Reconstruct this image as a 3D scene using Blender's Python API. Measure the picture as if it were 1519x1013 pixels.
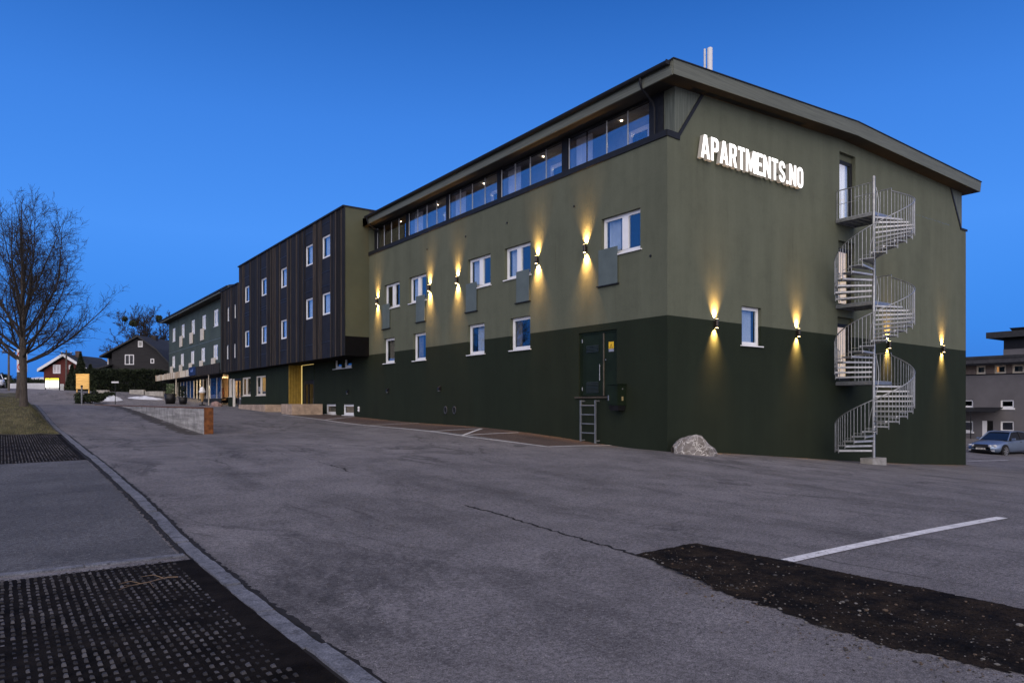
import bpy, math, random
import numpy as np
from mathutils import Vector, Matrix
from mathutils.geometry import tessellate_polygon
PI = math.pi
for o in list(bpy.data.objects): bpy.data.objects.remove(o)
SC = bpy.context.scene
COL = SC.collection

# ------------------------------------------------------------------ camera
YAW = math.atan((759.5-2)/1050.0)
FW = Vector((math.sin(YAW), math.cos(YAW), 0)); RT = Vector((math.cos(YAW), -math.sin(YAW), 0))
CAM = Vector((-15.26196, -13.65097, 1.6))
cd = bpy.data.cameras.new('camera'); cam = bpy.data.objects.new('camera', cd); COL.objects.link(cam)
cam.location = CAM; cam.rotation_euler = (PI/2, 0, -YAW)
cd.sensor_width = 36; cd.lens = 1050/1519*36; cd.shift_y = (600-506.5)/1519
cd.clip_start = 0.1; cd.clip_end = 2000
SC.camera = cam

# ------------------------------------------------------------------ world / sun
w = bpy.data.worlds.new('World'); SC.world = w; w.use_nodes = True
nt = w.node_tree; nt.nodes.clear(); NN = nt.nodes.new; LL = nt.links.new
out = NN('ShaderNodeOutputWorld'); bg = NN('ShaderNodeBackground'); LL(bg.outputs[0], out.inputs[0])
# clear dusk dome: Nishita twilight (sun just set behind the camera) + the blue-hour colours of the dome and the afterglow
sky = NN('ShaderNodeTexSky'); sky.sky_type = 'NISHITA'; sky.sun_disc = False
sky.sun_elevation = math.radians(1.0); sky.sun_rotation = math.radians(216); sky.ozone_density = 4
tc = NN('ShaderNodeTexCoord'); sp = NN('ShaderNodeSeparateXYZ'); LL(tc.outputs['Generated'], sp.inputs[0])
rp = NN('ShaderNodeValToRGB'); LL(sp.outputs['Z'], rp.inputs[0])
el = rp.color_ramp.elements
for k, (p, c) in enumerate([(0.0, (.014, .165, .62)), (.09, (.030, .21, .74)), (.22, (.058, .25, .80)), (.36, (.040, .19, .66)), (.50, (.016, .105, .42)), (1., (.008, .05, .22))]):
    if k > 1: el.new(p)
    el[k].position = p; el[k].color = (*c, 1)
gv = Vector((-math.sin(YAW), -math.cos(YAW), .5)).normalized()
dt = NN('ShaderNodeVectorMath'); dt.operation = 'DOT_PRODUCT'; dt.inputs[1].default_value = gv; LL(tc.outputs['Generated'], dt.inputs[0])
mx = NN('ShaderNodeMath'); mx.operation = 'MAXIMUM'; mx.inputs[1].default_value = 0; LL(dt.outputs['Value'], mx.inputs[0])
pw = NN('ShaderNodeMath'); pw.operation = 'POWER'; pw.inputs[1].default_value = 2.0; LL(mx.outputs[0], pw.inputs[0])
gl = NN('ShaderNodeVectorMath'); gl.operation = 'SCALE'; gl.inputs[0].default_value = (2.6, 2.2, 1.7); LL(pw.outputs[0], gl.inputs['Scale'])
ns = NN('ShaderNodeVectorMath'); ns.operation = 'SCALE'; ns.inputs['Scale'].default_value = .06; LL(sky.outputs[0], ns.inputs[0])
a1 = NN('ShaderNodeVectorMath'); LL(rp.outputs[0], a1.inputs[0]); LL(gl.outputs[0], a1.inputs[1])
a2 = NN('ShaderNodeVectorMath'); LL(a1.outputs[0], a2.inputs[0]); LL(ns.outputs[0], a2.inputs[1])
LL(a2.outputs[0], bg.inputs['Color']); bg.inputs['Strength'].default_value = 1.0
SUN = None
SC.view_settings.view_transform = 'Standard'; SC.view_settings.look = 'None'
SC.view_settings.exposure = 0.12; SC.view_settings.gamma = 1
SC.cycles.use_denoising = True
SC.cycles.max_bounces = 8; SC.cycles.transparent_max_bounces = 12
SC.cycles.sample_clamp_indirect = 4

# ------------------------------------------------------------------ materials
MATS = {}
def newmat(name):
    m = bpy.data.materials.new(name); m.use_nodes = True; MATS[name] = m
    n = m.node_tree.nodes; return m, n, m.node_tree.links, n['Principled BSDF']
def posnode(n, l, scale=(1, 1, 1)):
    g = n.new('ShaderNodeNewGeometry'); mp = n.new('ShaderNodeMapping'); mp.inputs['Scale'].default_value = scale
    l.new(g.outputs['Position'], mp.inputs['Vector']); return mp.outputs[0]
def noise(n, l, vec, scale, detail=4, rough=.6):
    t = n.new('ShaderNodeTexNoise'); t.inputs['Scale'].default_value = scale
    t.inputs['Detail'].default_value = detail; t.inputs['Roughness'].default_value = rough
    l.new(vec, t.inputs['Vector']); return t.outputs['Fac']
def ramp(n, l, fac, stops):
    r = n.new('ShaderNodeValToRGB'); e = r.color_ramp.elements
    while len(e) < len(stops): e.new(.5)
    for k, (p, c) in enumerate(stops):
        e[k].position = p; e[k].color = (c, c, c, 1) if not hasattr(c, '__len__') else (*c, 1)
    l.new(fac, r.inputs[0]); return r.outputs[0]
def mix(n, l, a, b, fac, mode='MIX'):
    m = n.new('ShaderNodeMix'); m.data_type = 'RGBA'; m.blend_type = mode
    for s, v in ((m.inputs[0], fac), (m.inputs[6], a), (m.inputs[7], b)):
        if hasattr(v, 'links'): l.new(v, s)
        elif hasattr(v, '__len__'): s.default_value = (*v, 1)
        else: s.default_value = v
    return m.outputs[2]
def bump(n, l, bs, h, strength, dist=.02):
    b = n.new('ShaderNodeBump'); b.inputs['Strength'].default_value = strength; b.inputs['Distance'].default_value = dist
    l.new(h, b.inputs['Height']); l.new(b.outputs[0], bs.inputs['Normal'])
def pm(name, col, rough=.6, var=.25, scale=4, bmp=0, bscale=60, metal=0, spec=.3, stretch=(1, 1, 1)):
    if name in MATS: return MATS[name]
    m, n, l, bs = newmat(name)
    v = posnode(n, l, stretch)
    f = noise(n, l, v, scale)
    lo = tuple(c*(1-var) for c in col); hi = tuple(min(1, c*(1+var)) for c in col)
    l.new(ramp(n, l, f, [(.3, lo), (.7, hi)]), bs.inputs['Base Color'])
    bs.inputs['Roughness'].default_value = rough; bs.inputs['Metallic'].default_value = metal
    bs.inputs['Specular IOR Level'].default_value = spec
    if bmp: bump(n, l, bs, noise(n, l, posnode(n, l), bscale, 3), bmp)
    return m
def em(name, col, strength):
    if name in MATS: return MATS[name]
    m, n, l, bs = newmat(name)
    bs.inputs['Base Color'].default_value = (*[min(.8, c) for c in col], 1)
    bs.inputs['Emission Color'].default_value = (*col, 1); bs.inputs['Emission Strength'].default_value = strength
    return m
def glassmat(name, tint=(.75, .8, .85), f0=.05, gain=1.0):
    m, n, l, bs = newmat(name); n.remove(bs)
    o = n['Material Output']; lw = n.new('ShaderNodeLayerWeight'); lw.inputs['Blend'].default_value = .5
    p = n.new('ShaderNodeMath'); p.operation = 'POWER'; p.inputs[1].default_value = 5; l.new(lw.outputs['Facing'], p.inputs[0])
    q = n.new('ShaderNodeMath'); q.operation = 'MULTIPLY_ADD'; q.inputs[1].default_value = gain*(1-f0); q.inputs[2].default_value = f0; l.new(p.outputs[0], q.inputs[0])
    tr = n.new('ShaderNodeBsdfTransparent'); tr.inputs[0].default_value = (*tint, 1)
    gl = n.new('ShaderNodeBsdfGlossy'); gl.inputs['Roughness'].default_value = .015; gl.inputs[0].default_value = (.95, .97, 1, 1)
    mx = n.new('ShaderNodeMixShader'); l.new(q.outputs[0], mx.inputs[0]); l.new(tr.outputs[0], mx.inputs[1]); l.new(gl.outputs[0], mx.inputs[2])
    l.new(mx.outputs[0], o.inputs[0]); return m

def wallmat():
    m, n, l, bs = newmat('two_tone_render')
    g = n.new('ShaderNodeNewGeometry'); sx = n.new('ShaderNodeSeparateXYZ'); l.new(g.outputs['Position'], sx.inputs[0])
    a = n.new('ShaderNodeMath'); a.operation = 'MULTIPLY_ADD'; a.inputs[1].default_value = .0078
    l.new(sx.outputs['X'], a.inputs[0]); l.new(sx.outputs['Z'], a.inputs[2])
    c = n.new('ShaderNodeMath'); c.operation = 'GREATER_THAN'; c.inputs[1].default_value = 4.13; l.new(a.outputs[0], c.inputs[0])
    v = posnode(n, l); big = noise(n, l, v, .35, 5); st = noise(n, l, posnode(n, l, (1, 1, .12)), 1.6, 4)
    up = mix(n, l, (.100, .110, .0765), (.119, .130, .092), big); dn = mix(n, l, (.0135, .0195, .0112), (.0185, .0250, .0150), big)
    col = mix(n, l, dn, up, c.outputs[0])
    col = mix(n, l, col, ramp(n, l, st, [(.3, .86), (.65, 1.08)]), .8, 'MULTIPLY')
    pt = noise(n, l, v, 1.3, 8, .75); sp2 = noise(n, l, v, 14, 5, .8)
    col = mix(n, l, col, ramp(n, l, pt, [(.36, .84), (.5, 1.), (.66, 1.08)]), .5, 'MULTIPLY')
    col = mix(n, l, col, ramp(n, l, sp2, [(.32, .8), (.5, 1.05)]), .4, 'MULTIPLY')
    st2 = noise(n, l, posnode(n, l, (5, 5, .25)), 1.0, 5, .7)
    col = mix(n, l, col, ramp(n, l, st2, [(.30, .80), (.42, 1.)]), .6, 'MULTIPLY')
    l.new(col, bs.inputs['Base Color']); bs.inputs['Roughness'].default_value = .85; bs.inputs['Specular IOR Level'].default_value = .15
    bump(n, l, bs, noise(n, l, v, 45, 4, .7), .35, .02)
    return m
def asphaltmat(name, base, tintb=(1, 1, 1.0), speck=1.0, streak=True):
    m, n, l, bs = newmat(name)
    v = posnode(n, l); big = noise(n, l, v, .12, 6, .65); mid = noise(n, l, v, 1.1, 6, .7); fine = noise(n, l, v, 24, 5, .85); fin2 = noise(n, l, v, 110, 2, .8)
    c0 = tuple(base*t for t in tintb)
    col = mix(n, l, tuple(c*.74 for c in c0), tuple(c*1.2 for c in c0), ramp(n, l, big, [(.3, 0.), (.72, 1.)]))
    col = mix(n, l, col, ramp(n, l, mid, [(.32, .62), (.6, 1.1)]), .75, 'MULTIPLY')
    col = mix(n, l, col, ramp(n, l, fine, [(.36, .35), (.62, 1.55)]), .75, 'MULTIPLY')
    col = mix(n, l, col, ramp(n, l, fin2, [(.36, .3), (.64, 1.65)]), .8, 'MULTIPLY')
    if streak:
        s = noise(n, l, posnode(n, l, (1, .22, 1)), .9, 7, .7)
        col = mix(n, l, col, ramp(n, l, s, [(.34, .5), (.5, 1.03)]), .7, 'MULTIPLY')
    if streak:
        tn = n.new('ShaderNodeTexNoise'); tn.inputs['Scale'].default_value = .55; tn.inputs['Detail'].default_value = 9; tn.inputs['Roughness'].default_value = .62; tn.inputs['Distortion'].default_value = .8
        l.new(posnode(n, l, (1, .45, 1)), tn.inputs['Vector']); ln = ramp(n, l, tn.outputs['Fac'], [(.475, 1.), (.497, .35), (.503, .35), (.525, 1.)])
        wk = ramp(n, l, noise(n, l, v, .16, 3), [(.47, 0.), (.58, .75)])
        col = mix(n, l, col, mix(n, l, col, ln, 1., 'MULTIPLY'), wk)
    vo = n.new('ShaderNodeTexVoronoi'); vo.inputs['Scale'].default_value = 34; l.new(v, vo.inputs['Vector'])
    wn = n.new('ShaderNodeTexWhiteNoise'); l.new(vo.outputs['Position'], wn.inputs['Vector'])
    k1 = n.new('ShaderNodeMath'); k1.operation = 'LESS_THAN'; k1.inputs[1].default_value = .17; l.new(vo.outputs['Distance'], k1.inputs[0])
    k2 = n.new('ShaderNodeMath'); k2.operation = 'GREATER_THAN'; k2.inputs[1].default_value = .90; l.new(wn.outputs['Value'], k2.inputs[0])
    k3 = n.new('ShaderNodeMath'); k3.operation = 'MULTIPLY'; l.new(k1.outputs[0], k3.inputs[0]); l.new(k2.outputs[0], k3.inputs[1])
    k4 = n.new('ShaderNodeMath'); k4.operation = 'MULTIPLY'; k4.inputs[1].default_value = speck; l.new(k3.outputs[0], k4.inputs[0])
    col = mix(n, l, col, (.42, .40, .37), k4.outputs[0])
    l.new(col, bs.inputs['Base Color']); bs.inputs['Roughness'].default_value = .85; bs.inputs['Specular IOR Level'].default_value = .25
    ad = n.new('ShaderNodeMath'); ad.operation = 'ADD'; l.new(fine, ad.inputs[0]); l.new(fin2, ad.inputs[1])
    bump(n, l, bs, ad.outputs[0], .8, .015)
    return m
def concmat(name, col, boards=False):
    m, n, l, bs = newmat(name)
    v = posnode(n, l); f = noise(n, l, v, 2.2, 7, .7); s = noise(n, l, posnode(n, l, (.25, .25, 5)), 1.4, 5, .7); p = noise(n, l, v, 30, 4)
    c = mix(n, l, tuple(x*.55 for x in col), tuple(x*1.35 for x in col), ramp(n, l, f, [(.3, 0.), (.7, 1.)]))
    if boards: c = mix(n, l, c, ramp(n, l, s, [(.35, .5), (.6, 1.15)]), .8, 'MULTIPLY')
    c = mix(n, l, c, ramp(n, l, p, [(.3, .75), (.6, 1.05)]), .6, 'MULTIPLY')
    l.new(c, bs.inputs['Base Color']); bs.inputs['Roughness'].default_value = .85
    bump(n, l, bs, s if boards else p, .4, .02); return m

WALL = wallmat()
ASPH = asphaltmat('asphalt', .17, (1.0, .955, .99), 1.0)
ASPH2 = asphaltmat('old_asphalt', .105, (.96, .97, 1.05), .6, False)
BAY = asphaltmat('brown_asphalt', .085, (1.25, .92, .78), .4, False)
WHITE = pm('white_frame', (.80, .81, .82), .35, .04)
GLASS = glassmat('window_glass', (.82, .86, .9), .12)
GLASS2 = glassmat('balcony_glass', (.88, .9, .95), .2)
DARKM = pm('dark_metal', (.014, .0155, .019), .6, .2, 6, spec=.2)
OLIVE = pm('olive_boards', (.105, .118, .092), .65, .3, 3, .3, 30, stretch=(6, 6, .4))
VERGE = pm('verge_boards', (.112, .122, .098), .65, .22, 3, .2, 30, stretch=(.3, .3, 9))
SOFF = pm('brown_soffit', (.023, .0205, .016), .7, .3, 2, stretch=(1, .3, 1))
ROOFM = pm('roof_felt', (.03, .032, .036), .8, .2)
BLACKC = pm('black_panel', (.018, .019, .0245), .7, .25, 1.5, spec=.15)
PITCH = pm('black_soffit', (.004, .004, .0045), .8, .2, spec=.1)
BATT = pm('black_boards', (.0115, .0112, .0125), .75, .5, 5, .3, 20, stretch=(5, 5, .3))
BATTB = pm('brown_boards', (.055, .045, .038), .8, .4, 4, .3, 20, stretch=(5, 5, .3))
GREENB = pm('green_boards', (.017, .027, .017), .6, .3, 3, .2, 20, stretch=(6, 6, .3))
OLIVEW = pm('olive_render', (.078, .084, .052), .8, .15, .6, .3, 45)
YELLOWC = pm('yellow_boards', (.30, .20, .035), .5, .2, 4)
WINGC = pm('sage_render', (.055, .075, .064), .8, .2, .5, .3, 45)
CREAM = pm('cream_panel', (.62, .56, .45), .6, .12)
CURT = pm('curtain_cloth', (.76, .77, .78), .9, .08)
CURTD = pm('beige_curtain', (.34, .28, .20), .9, .2)
ROOMW = pm('room_wall', (.35, .36, .38), .8, .1)
PANELG = pm('grey_green_panel', (.105, .132, .126), .5, .12, 2, spec=.2)
GALV = pm('galvanised_steel', (.33, .345, .36), .45, .25, 9, metal=.75)
GALV2 = pm('galvanised_grating', (.30, .315, .33), .5, .3, 14, metal=.5)
DOORG = pm('green_door', (.010, .017, .009), .55, .25, 2, spec=.12)
LOUV = pm('louvre_metal', (.022, .03, .028), .35, .2)
CONC = concmat('concrete', (.30, .29, .27)); BOARDC = concmat('board_marked_concrete', (.36, .35, .33), True)
TANC = concmat('tan_concrete', (.40, .30, .22))
RUST = pm('rusty_steel', (.13, .046, .014), .8, .5, 6, .3, 40)
PAINTW = pm('road_paint', (.58, .58, .60), .75, .2, 9)
def _wear(m):
    n, l = m.node_tree.nodes, m.node_tree.links; bs = n['Principled BSDF']; v = posnode(n, l)
    a = ramp(n, l, noise(n, l, v, 16, 6, .8), [(.36, 0.), (.43, 1.)]); b = ramp(n, l, noise(n, l, v, 2.2, 4, .7), [(.25, .5), (.45, 1.)])
    l.new(mix(n, l, a, b, 1., 'MULTIPLY'), bs.inputs['Alpha'])
_wear(PAINTW)
SOIL = pm('dark_soil', (.0095, .008, .0072), .95, .6, 3, .6, 40, spec=.05)
DRYG = pm('dry_turf', (.075, .068, .035), .95, .5, 2, .6, 50)
BARK = pm('grey_bark', (.030, .025, .021), .9, .4, 4, .6, 30, stretch=(4, 4, .8))
BLK = pm('black_plastic', (.01, .01, .011), .45, .2)
LAMPB = pm('lamp_bronze', (.05, .042, .035), .3, .2, metal=.6)
WARM = em('lamp_lens', (1, .72, .35), 14)
def stonemat():
    m, n, l, bs = newmat('veined_stone')
    v = posnode(n, l); f = noise(n, l, v, 4, 7, .7)
    c = mix(n, l, (.085, .07, .055), (.27, .255, .25), ramp(n, l, f, [(.32, 0.), (.68, 1.)]))
    vo = n.new('ShaderNodeTexVoronoi'); vo.feature = 'DISTANCE_TO_EDGE'; vo.inputs['Scale'].default_value = 3.4
    dv = n.new('ShaderNodeVectorMath'); dv.operation = 'ADD'; l.new(v, dv.inputs[0])
    ns = n.new('ShaderNodeTexNoise'); ns.inputs['Scale'].default_value = 3; l.new(v, ns.inputs['Vector']); l.new(ns.outputs['Color'], dv.inputs[1])
    l.new(dv.outputs[0], vo.inputs['Vector'])
    c = mix(n, l, (.55, .53, .5), c, ramp(n, l, vo.outputs['Distance'], [(.0, 0.), (.05, 1.)]))
    l.new(c, bs.inputs['Base Color']); bs.inputs['Roughness'].default_value = .8
    bump(n, l, bs, f, .7, .06); return m
STONE = stonemat()

# ------------------------------------------------------------------ mesh helpers
class MB:
    def __init__(s): s.v = []; s.f = []; s.mi = []; s.mats = []; s.sm = []
    def slot(s, m):
        if m not in s.mats: s.mats.append(m)
        return s.mats.index(m)
    def face(s, pts, m, smooth=False):
        i = len(s.v); s.v += [tuple(p) for p in pts]; s.f.append(tuple(range(i, i+len(pts)))); s.mi.append(s.slot(m)); s.sm.append(smooth)
    def mesh(s, vs, fs, m, smooth=False):
        i = len(s.v); s.v += [tuple(p) for p in vs]; k = s.slot(m)
        for f in fs: s.f.append(tuple(j+i for j in f)); s.mi.append(k); s.sm.append(smooth)
    def hexa(s, c, m):      # c: 8 corners, bottom 4 then top 4
        s.mesh(c, [(0, 3, 2, 1), (4, 5, 6, 7), (0, 1, 5, 4), (1, 2, 6, 5), (2, 3, 7, 6), (3, 0, 4, 7)], m)
    def box(s, x0, x1, y0, y1, z0, z1, m):
        s.hexa([(x0, y0, z0), (x1, y0, z0), (x1, y1, z0), (x0, y1, z0), (x0, y0, z1), (x1, y0, z1), (x1, y1, z1), (x0, y1, z1)], m)
    def fbox(s, F, a0, a1, z0, z1, d0, d1, m):
        s.hexa([F(a0, z0, d0), F(a1, z0, d0), F(a1, z0, d1), F(a0, z0, d1), F(a0, z1, d0), F(a1, z1, d0), F(a1, z1, d1), F(a0, z1, d1)], m)
    def tube(s, pts, rad, m, n=8, cap=True, smooth=True):
        pts = [Vector(p) for p in pts]; k = len(pts)
        if not hasattr(rad, '__len__'): rad = [rad]*k
        vs = []; up = None
        for i, p in enumerate(pts):
            t = (pts[min(i+1, k-1)]-pts[max(i-1, 0)])
            if t.length < 1e-9: t = Vector((0, 0, 1))
            t.normalize()
            if up is None:
                up = Vector((0, 0, 1)) if abs(t.z) < .9 else Vector((1, 0, 0))
            u = t.cross(up)
            if u.length < 1e-4: u = t.orthogonal()
            u.normalize(); q = u.cross(t); up = q
            for j in range(n):
                a = 2*PI*j/n; vs.append(p+(u*math.cos(a)+q*math.sin(a))*rad[i])
        fs = [(i*n+j, i*n+(j+1) % n, (i+1)*n+(j+1) % n, (i+1)*n+j) for i in range(k-1) for j in range(n)]
        s.mesh(vs, fs, m, smooth)
        if cap:
            s.face([vs[j] for j in range(n)][::-1], m); s.face([vs[(k-1)*n+j] for j in range(n)], m)
    def lathe(s, prof, c, m, n=20, smooth=True):
        vs = [(c[0]+r*math.cos(2*PI*j/n), c[1]+r*math.sin(2*PI*j/n), c[2]+z) for r, z in prof for j in range(n)]
        fs = [(i*n+j, i*n+(j+1) % n, (i+1)*n+(j+1) % n, (i+1)*n+j) for i in range(len(prof)-1) for j in range(n)]
        s.mesh(vs, fs, m, smooth)
    def prism(s, outer, holes, fn, d0, d1, mf, msd=None):   # polygon with holes, extruded; fn(a,b,d)->point
        msd = msd or mf
        polys = [outer]+holes; flat = [p for q in polys for p in q]
        tris = tessellate_polygon([[Vector((p[0], p[1], 0)) for p in q] for q in polys])
        for d in (d0, d1): s.mesh([fn(p[0], p[1], d) for p in flat], [tuple(t) for t in tris], mf if d == d0 else msd)
        for q in polys:
            n = len(q); s.mesh([fn(p[0], p[1], d) for d in (d0, d1) for p in q], [(i, (i+1) % n, n+(i+1) % n, n+i) for i in range(n)], msd)
    def build(s, name, parent=None, local=False):
        off = Vector((0, 0, 0))
        if parent is not None and not local:
            p = parent
            while p is not None: off += p.location; p = p.parent
        me = bpy.data.meshes.new(name); me.from_pydata([tuple(Vector(v)-off) for v in s.v], [], s.f)
        for m in s.mats: me.materials.append(m)
        me.polygons.foreach_set('material_index', s.mi); me.polygons.foreach_set('use_smooth', s.sm); me.update()
        o = bpy.data.objects.new(name, me); COL.objects.link(o); o.parent = parent
        return o
def FL(x0): return lambda a, z, d=0: (x0+d, a, z)
def FG(y0): return lambda a, z, d=0: (a, y0+d, z)
def empty(name, loc, rz=0, label=None, cat=None, group=None):
    o = bpy.data.objects.new(name, None); COL.objects.link(o); o.location = loc; o.rotation_euler = (0, 0, rz); o.empty_display_size = .2
    if label: tag(o, label, cat, group)
    return o
def tag(o, label, cat, group=None):
    o['label'] = label; o['category'] = cat
    if group: o['group'] = group
    return o
def struct(o, kind='structure'): o['kind'] = kind; return o
def children(o): return [c for c in bpy.data.objects if c.parent == o]
def copy_tree(o, parent=None):
    c = o.copy(); COL.objects.link(c); c.parent = parent
    for ch in children(o): copy_tree(ch, c)
    return c
def wallgrid(mb, F, a0, a1, z0, z1, holes, rev, m, mrev=None):
    A = sorted({a0, a1, *[v for h in holes for v in h[:2]]}); Z = sorted({z0, z1, *[v for h in holes for v in h[2:4]]})
    A = [v for v in A if a0 <= v <= a1]; Z = [v for v in Z if z0 <= v <= z1]
    inh = lambda a, z: any(h[0] < a < h[1] and h[2] < z < h[3] for h in holes)
    for i in range(len(A)-1):
        run = None
        for j in range(len(Z)-1):
            if inh((A[i]+A[i+1])/2, (Z[j]+Z[j+1])/2): continue
            mb.face([F(A[i], Z[j]), F(A[i+1], Z[j]), F(A[i+1], Z[j+1]), F(A[i], Z[j+1])], m)
    for h in holes:
        b0, b1, y0, y1 = h[:4]; mr = mrev or m
        mb.face([F(b0, y0, 0), F(b0, y1, 0), F(b0, y1, rev), F(b0, y0, rev)], mr); mb.face([F(b1, y0, 0), F(b1, y1, 0), F(b1, y1, rev), F(b1, y0, rev)], mr)
        mb.face([F(b0, y0, 0), F(b1, y0, 0), F(b1, y0, rev), F(b0, y0, rev)], mr); mb.face([F(b0, y1, 0), F(b1, y1, 0), F(b1, y1, rev), F(b0, y1, rev)], mr)

# ------------------------------------------------------------------ terrain (thin-plate surface through surveyed levels)
CP = np.array([[-13.571,-9.852,0],[-13.581,-5.857,0],[-13.571,-2.134,.173],[-13.569,13.575,.611],[-13.573,25.082,1.014],[-13.57,39.137,1.6],[-11.497,76.113,3.171],[-4.557,64.941,2.8],[-9.372,58.55,1.954],[-9.217,14.048,.51],[-9.207,51.032,1.387],[31.479,3.185,-1.29],[0,0,.27],[0,1.4,.3],[0,3.6,.42],[0,7.1,.62],[0,10.2,.72],[0,16.4,.8],[0,20.9,.93],[0,27.4,1.08],[6.28,0,-.174],[12.27,0,-.636],[19.35,0,-1.067],[0,50,1.6],[0,73,1.75],[-8.731,-9.435,0],[-3.338,-9.429,-.07],[-16.525,-10.274,0],[-11.659,-13.784,0],[-17.602,-16.895,0],[-6.434,-15.088,0],[-21.032,-4.556,0],[-22.839,6.612,.3],[-9.013,-11.587,0],[-9.996,-6.352,0],[-26.882,-12.666,.1],[.772,-15.354,-.25],[20.769,-14.983,-1.2],[47.56,-3.485,-1.6],[-28.151,88.128,3],[-29.483,52.097,1.8],[-27.89,20.121,.7],[-23.893,128.213,4],[41.912,31.417,.8]])
def _fit(P, lam=.02):
    n = len(P); d = np.hypot(P[:, None, 0]-P[None, :, 0], P[:, None, 1]-P[None, :, 1])
    K = np.where(d > 0, d*d*np.log(np.maximum(d, 1e-9)), 0)+lam*np.eye(n); A = np.zeros((n+3, n+3))
    A[:n, :n] = K; A[:n, n] = 1; A[:n, n+1:] = P[:, :2]; A[n, :n] = 1; A[n+1:, :n] = P[:, :2].T
    return np.linalg.solve(A, np.r_[P[:, 2], 0, 0, 0])
_S = _fit(CP)
def HH(x, y):
    x = np.clip(np.atleast_1d(np.asarray(x, float)), -32, 55); y = np.clip(np.atleast_1d(np.asarray(y, float)), -22, 130)
    d = np.hypot(x[:, None]-CP[None, :, 0], y[:, None]-CP[None, :, 1]); K = np.where(d > 0, d*d*np.log(np.maximum(d, 1e-9)), 0); n = len(CP)
    return K@_S[:n]+_S[n]+_S[n+1]*x+_S[n+2]*y
def H(x, y): return float(HH(x, y)[0])

def axis(lo, hi, f0, f1, fine, grow):
    a = list(np.arange(f0, f1+1e-6, fine)); s = fine
    while a[-1] < hi: s = min(s*grow, 25); a.append(a[-1]+s)
    s = fine; b = []
    c = f0
    while c > lo: s = min(s*grow, 25); c -= s; b.append(c)
    return np.array(b[::-1]+a)
def sheet(name, xs, ys, m, dz=0., keep=None, hf=None, smooth=True):
    X, Y = np.meshgrid(xs, ys, indexing='ij'); Z = HH(X.ravel(), Y.ravel()).reshape(X.shape)+dz
    if hf is not None: Z = Z+hf(X, Y)
    nx, ny = X.shape; mb = MB()
    vs = np.stack([X.ravel(), Y.ravel(), Z.ravel()], 1)
    fs = [(i*ny+j, (i+1)*ny+j, (i+1)*ny+j+1, i*ny+j+1) for i in range(nx-1) for j in range(ny-1)
          if keep is None or keep((X[i, j]+X[i+1, j+1])/2, (Y[i, j]+Y[i+1, j+1])/2)]
    mb.mesh([tuple(v) for v in vs], fs, m, smooth)
    return mb.build(name)
struct(sheet('ground', axis(-420, 420, -30, 45, .5, 1.15), axis(-320, 520, -20, 80, .5, 1.15), ASPH))

def strip(mb, pts, wid, m, dz=.006, step=.25, jag=0, seed=1):
    rnd = random.Random(seed); P = []
    for a, b in zip(pts[:-1], pts[1:]):
        n = max(1, int(math.dist(a, b)/step))
        for i in range(n): P.append((a[0]+(b[0]-a[0])*i/n, a[1]+(b[1]-a[1])*i/n))
    P.append(pts[-1]); L = []; R = []
    for i, p in enumerate(P):
        q0 = P[max(0, i-1)]; q1 = P[min(len(P)-1, i+1)]; dx, dy = q1[0]-q0[0], q1[1]-q0[1]; k = math.hypot(dx, dy)
        nx, ny = -dy/k, dx/k; j = rnd.uniform(-jag, jag); wl = wid/2*(1+rnd.uniform(-1, 1)*(.7 if jag else 0)); wr = wid/2*(1+rnd.uniform(-1, 1)*(.7 if jag else 0))
        a = (p[0]+nx*(wl+j), p[1]+ny*(wl+j)); b = (p[0]-nx*(wr-j), p[1]-ny*(wr-j))
        L.append((*a, H(*a)+dz)); R.append((*b, H(*b)+dz))
    for i in range(len(P)-1): mb.face([L[i], L[i+1], R[i+1], R[i]], m)

# brown parking bays along the facade, white bay lines, lot line
struct(sheet('parking_bay', np.arange(-2.62, .01, .262), np.arange(2.1, 25.4, .5), BAY, .004,
             keep=lambda x, y: x > -2.62))
mb = MB()
for pts in ([(-.03, 2.24), (-2.67, 2.05), (-3.05, 5.43), (-3.05, 6.08), (-2.75, 14.01), (-2.6, 19.5), (-2.75, 25.29)], [(-3.05, 6.08), (-.54, 8.71)],
            [(-2.95, 8.37), (-.54, 8.71)], [(-2.75, 6.25), (-.35, 6.6)], [(-2.6, 14.15), (-.11, 14.45)], [(-2.5, 19.51), (-.12, 21.6)]):
    strip(mb, pts, .11, PAINTW, .009)
strip(mb, [(23.0, 1.4), (27.5, 1.2)], .11, PAINTW, .009); strip(mb, [(27, -1.2), (31, -1.4)], .11, PAINTW, .009); strip(mb, [(30.5, 1.0), (36, .6)], .11, PAINTW, .009); strip(mb, [(24.5, -.6), (27, -.7)], .1, PAINTW, .009)
struct(mb.build('bay_markings'))
mb = MB(); strip(mb, [(-8.75, -9.43), (-6, -9.42), (-3.28, -9.41)], .15, PAINTW, .009, .25); struct(mb.build('lot_line'))
mb = MB()
CRK = pm('crack_fill', (.012, .011, .011), .95, .4)
strip(mb, [(-9.55, -4.52), (-9.5, -5.2), (-9.56, -6.32), (-9.62, -7.2), (-9.76, -8.31)], .035, CRK, .006, .05, .03, 3)
strip(mb, [(-9.62, .77), (-9.58, .2), (-9.66, -.3)], .03, CRK, .006, .06, .03, 5)
strip(mb, [(-9.6, 4.8), (-9.55, 2.5), (-9.62, .77)], .008, CRK, .006, .06, .03, 6)
strip(mb, [(-9.66, -.3), (-9.5, -2.5), (-9.55, -4.52)], .006, CRK, .006, .06, .03, 7)
strip(mb, [(-11.9, .6), (-11.5, .55)], .02, CRK, .006, .05, .03, 8)
struct(mb.build('asphalt_crack'))

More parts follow.
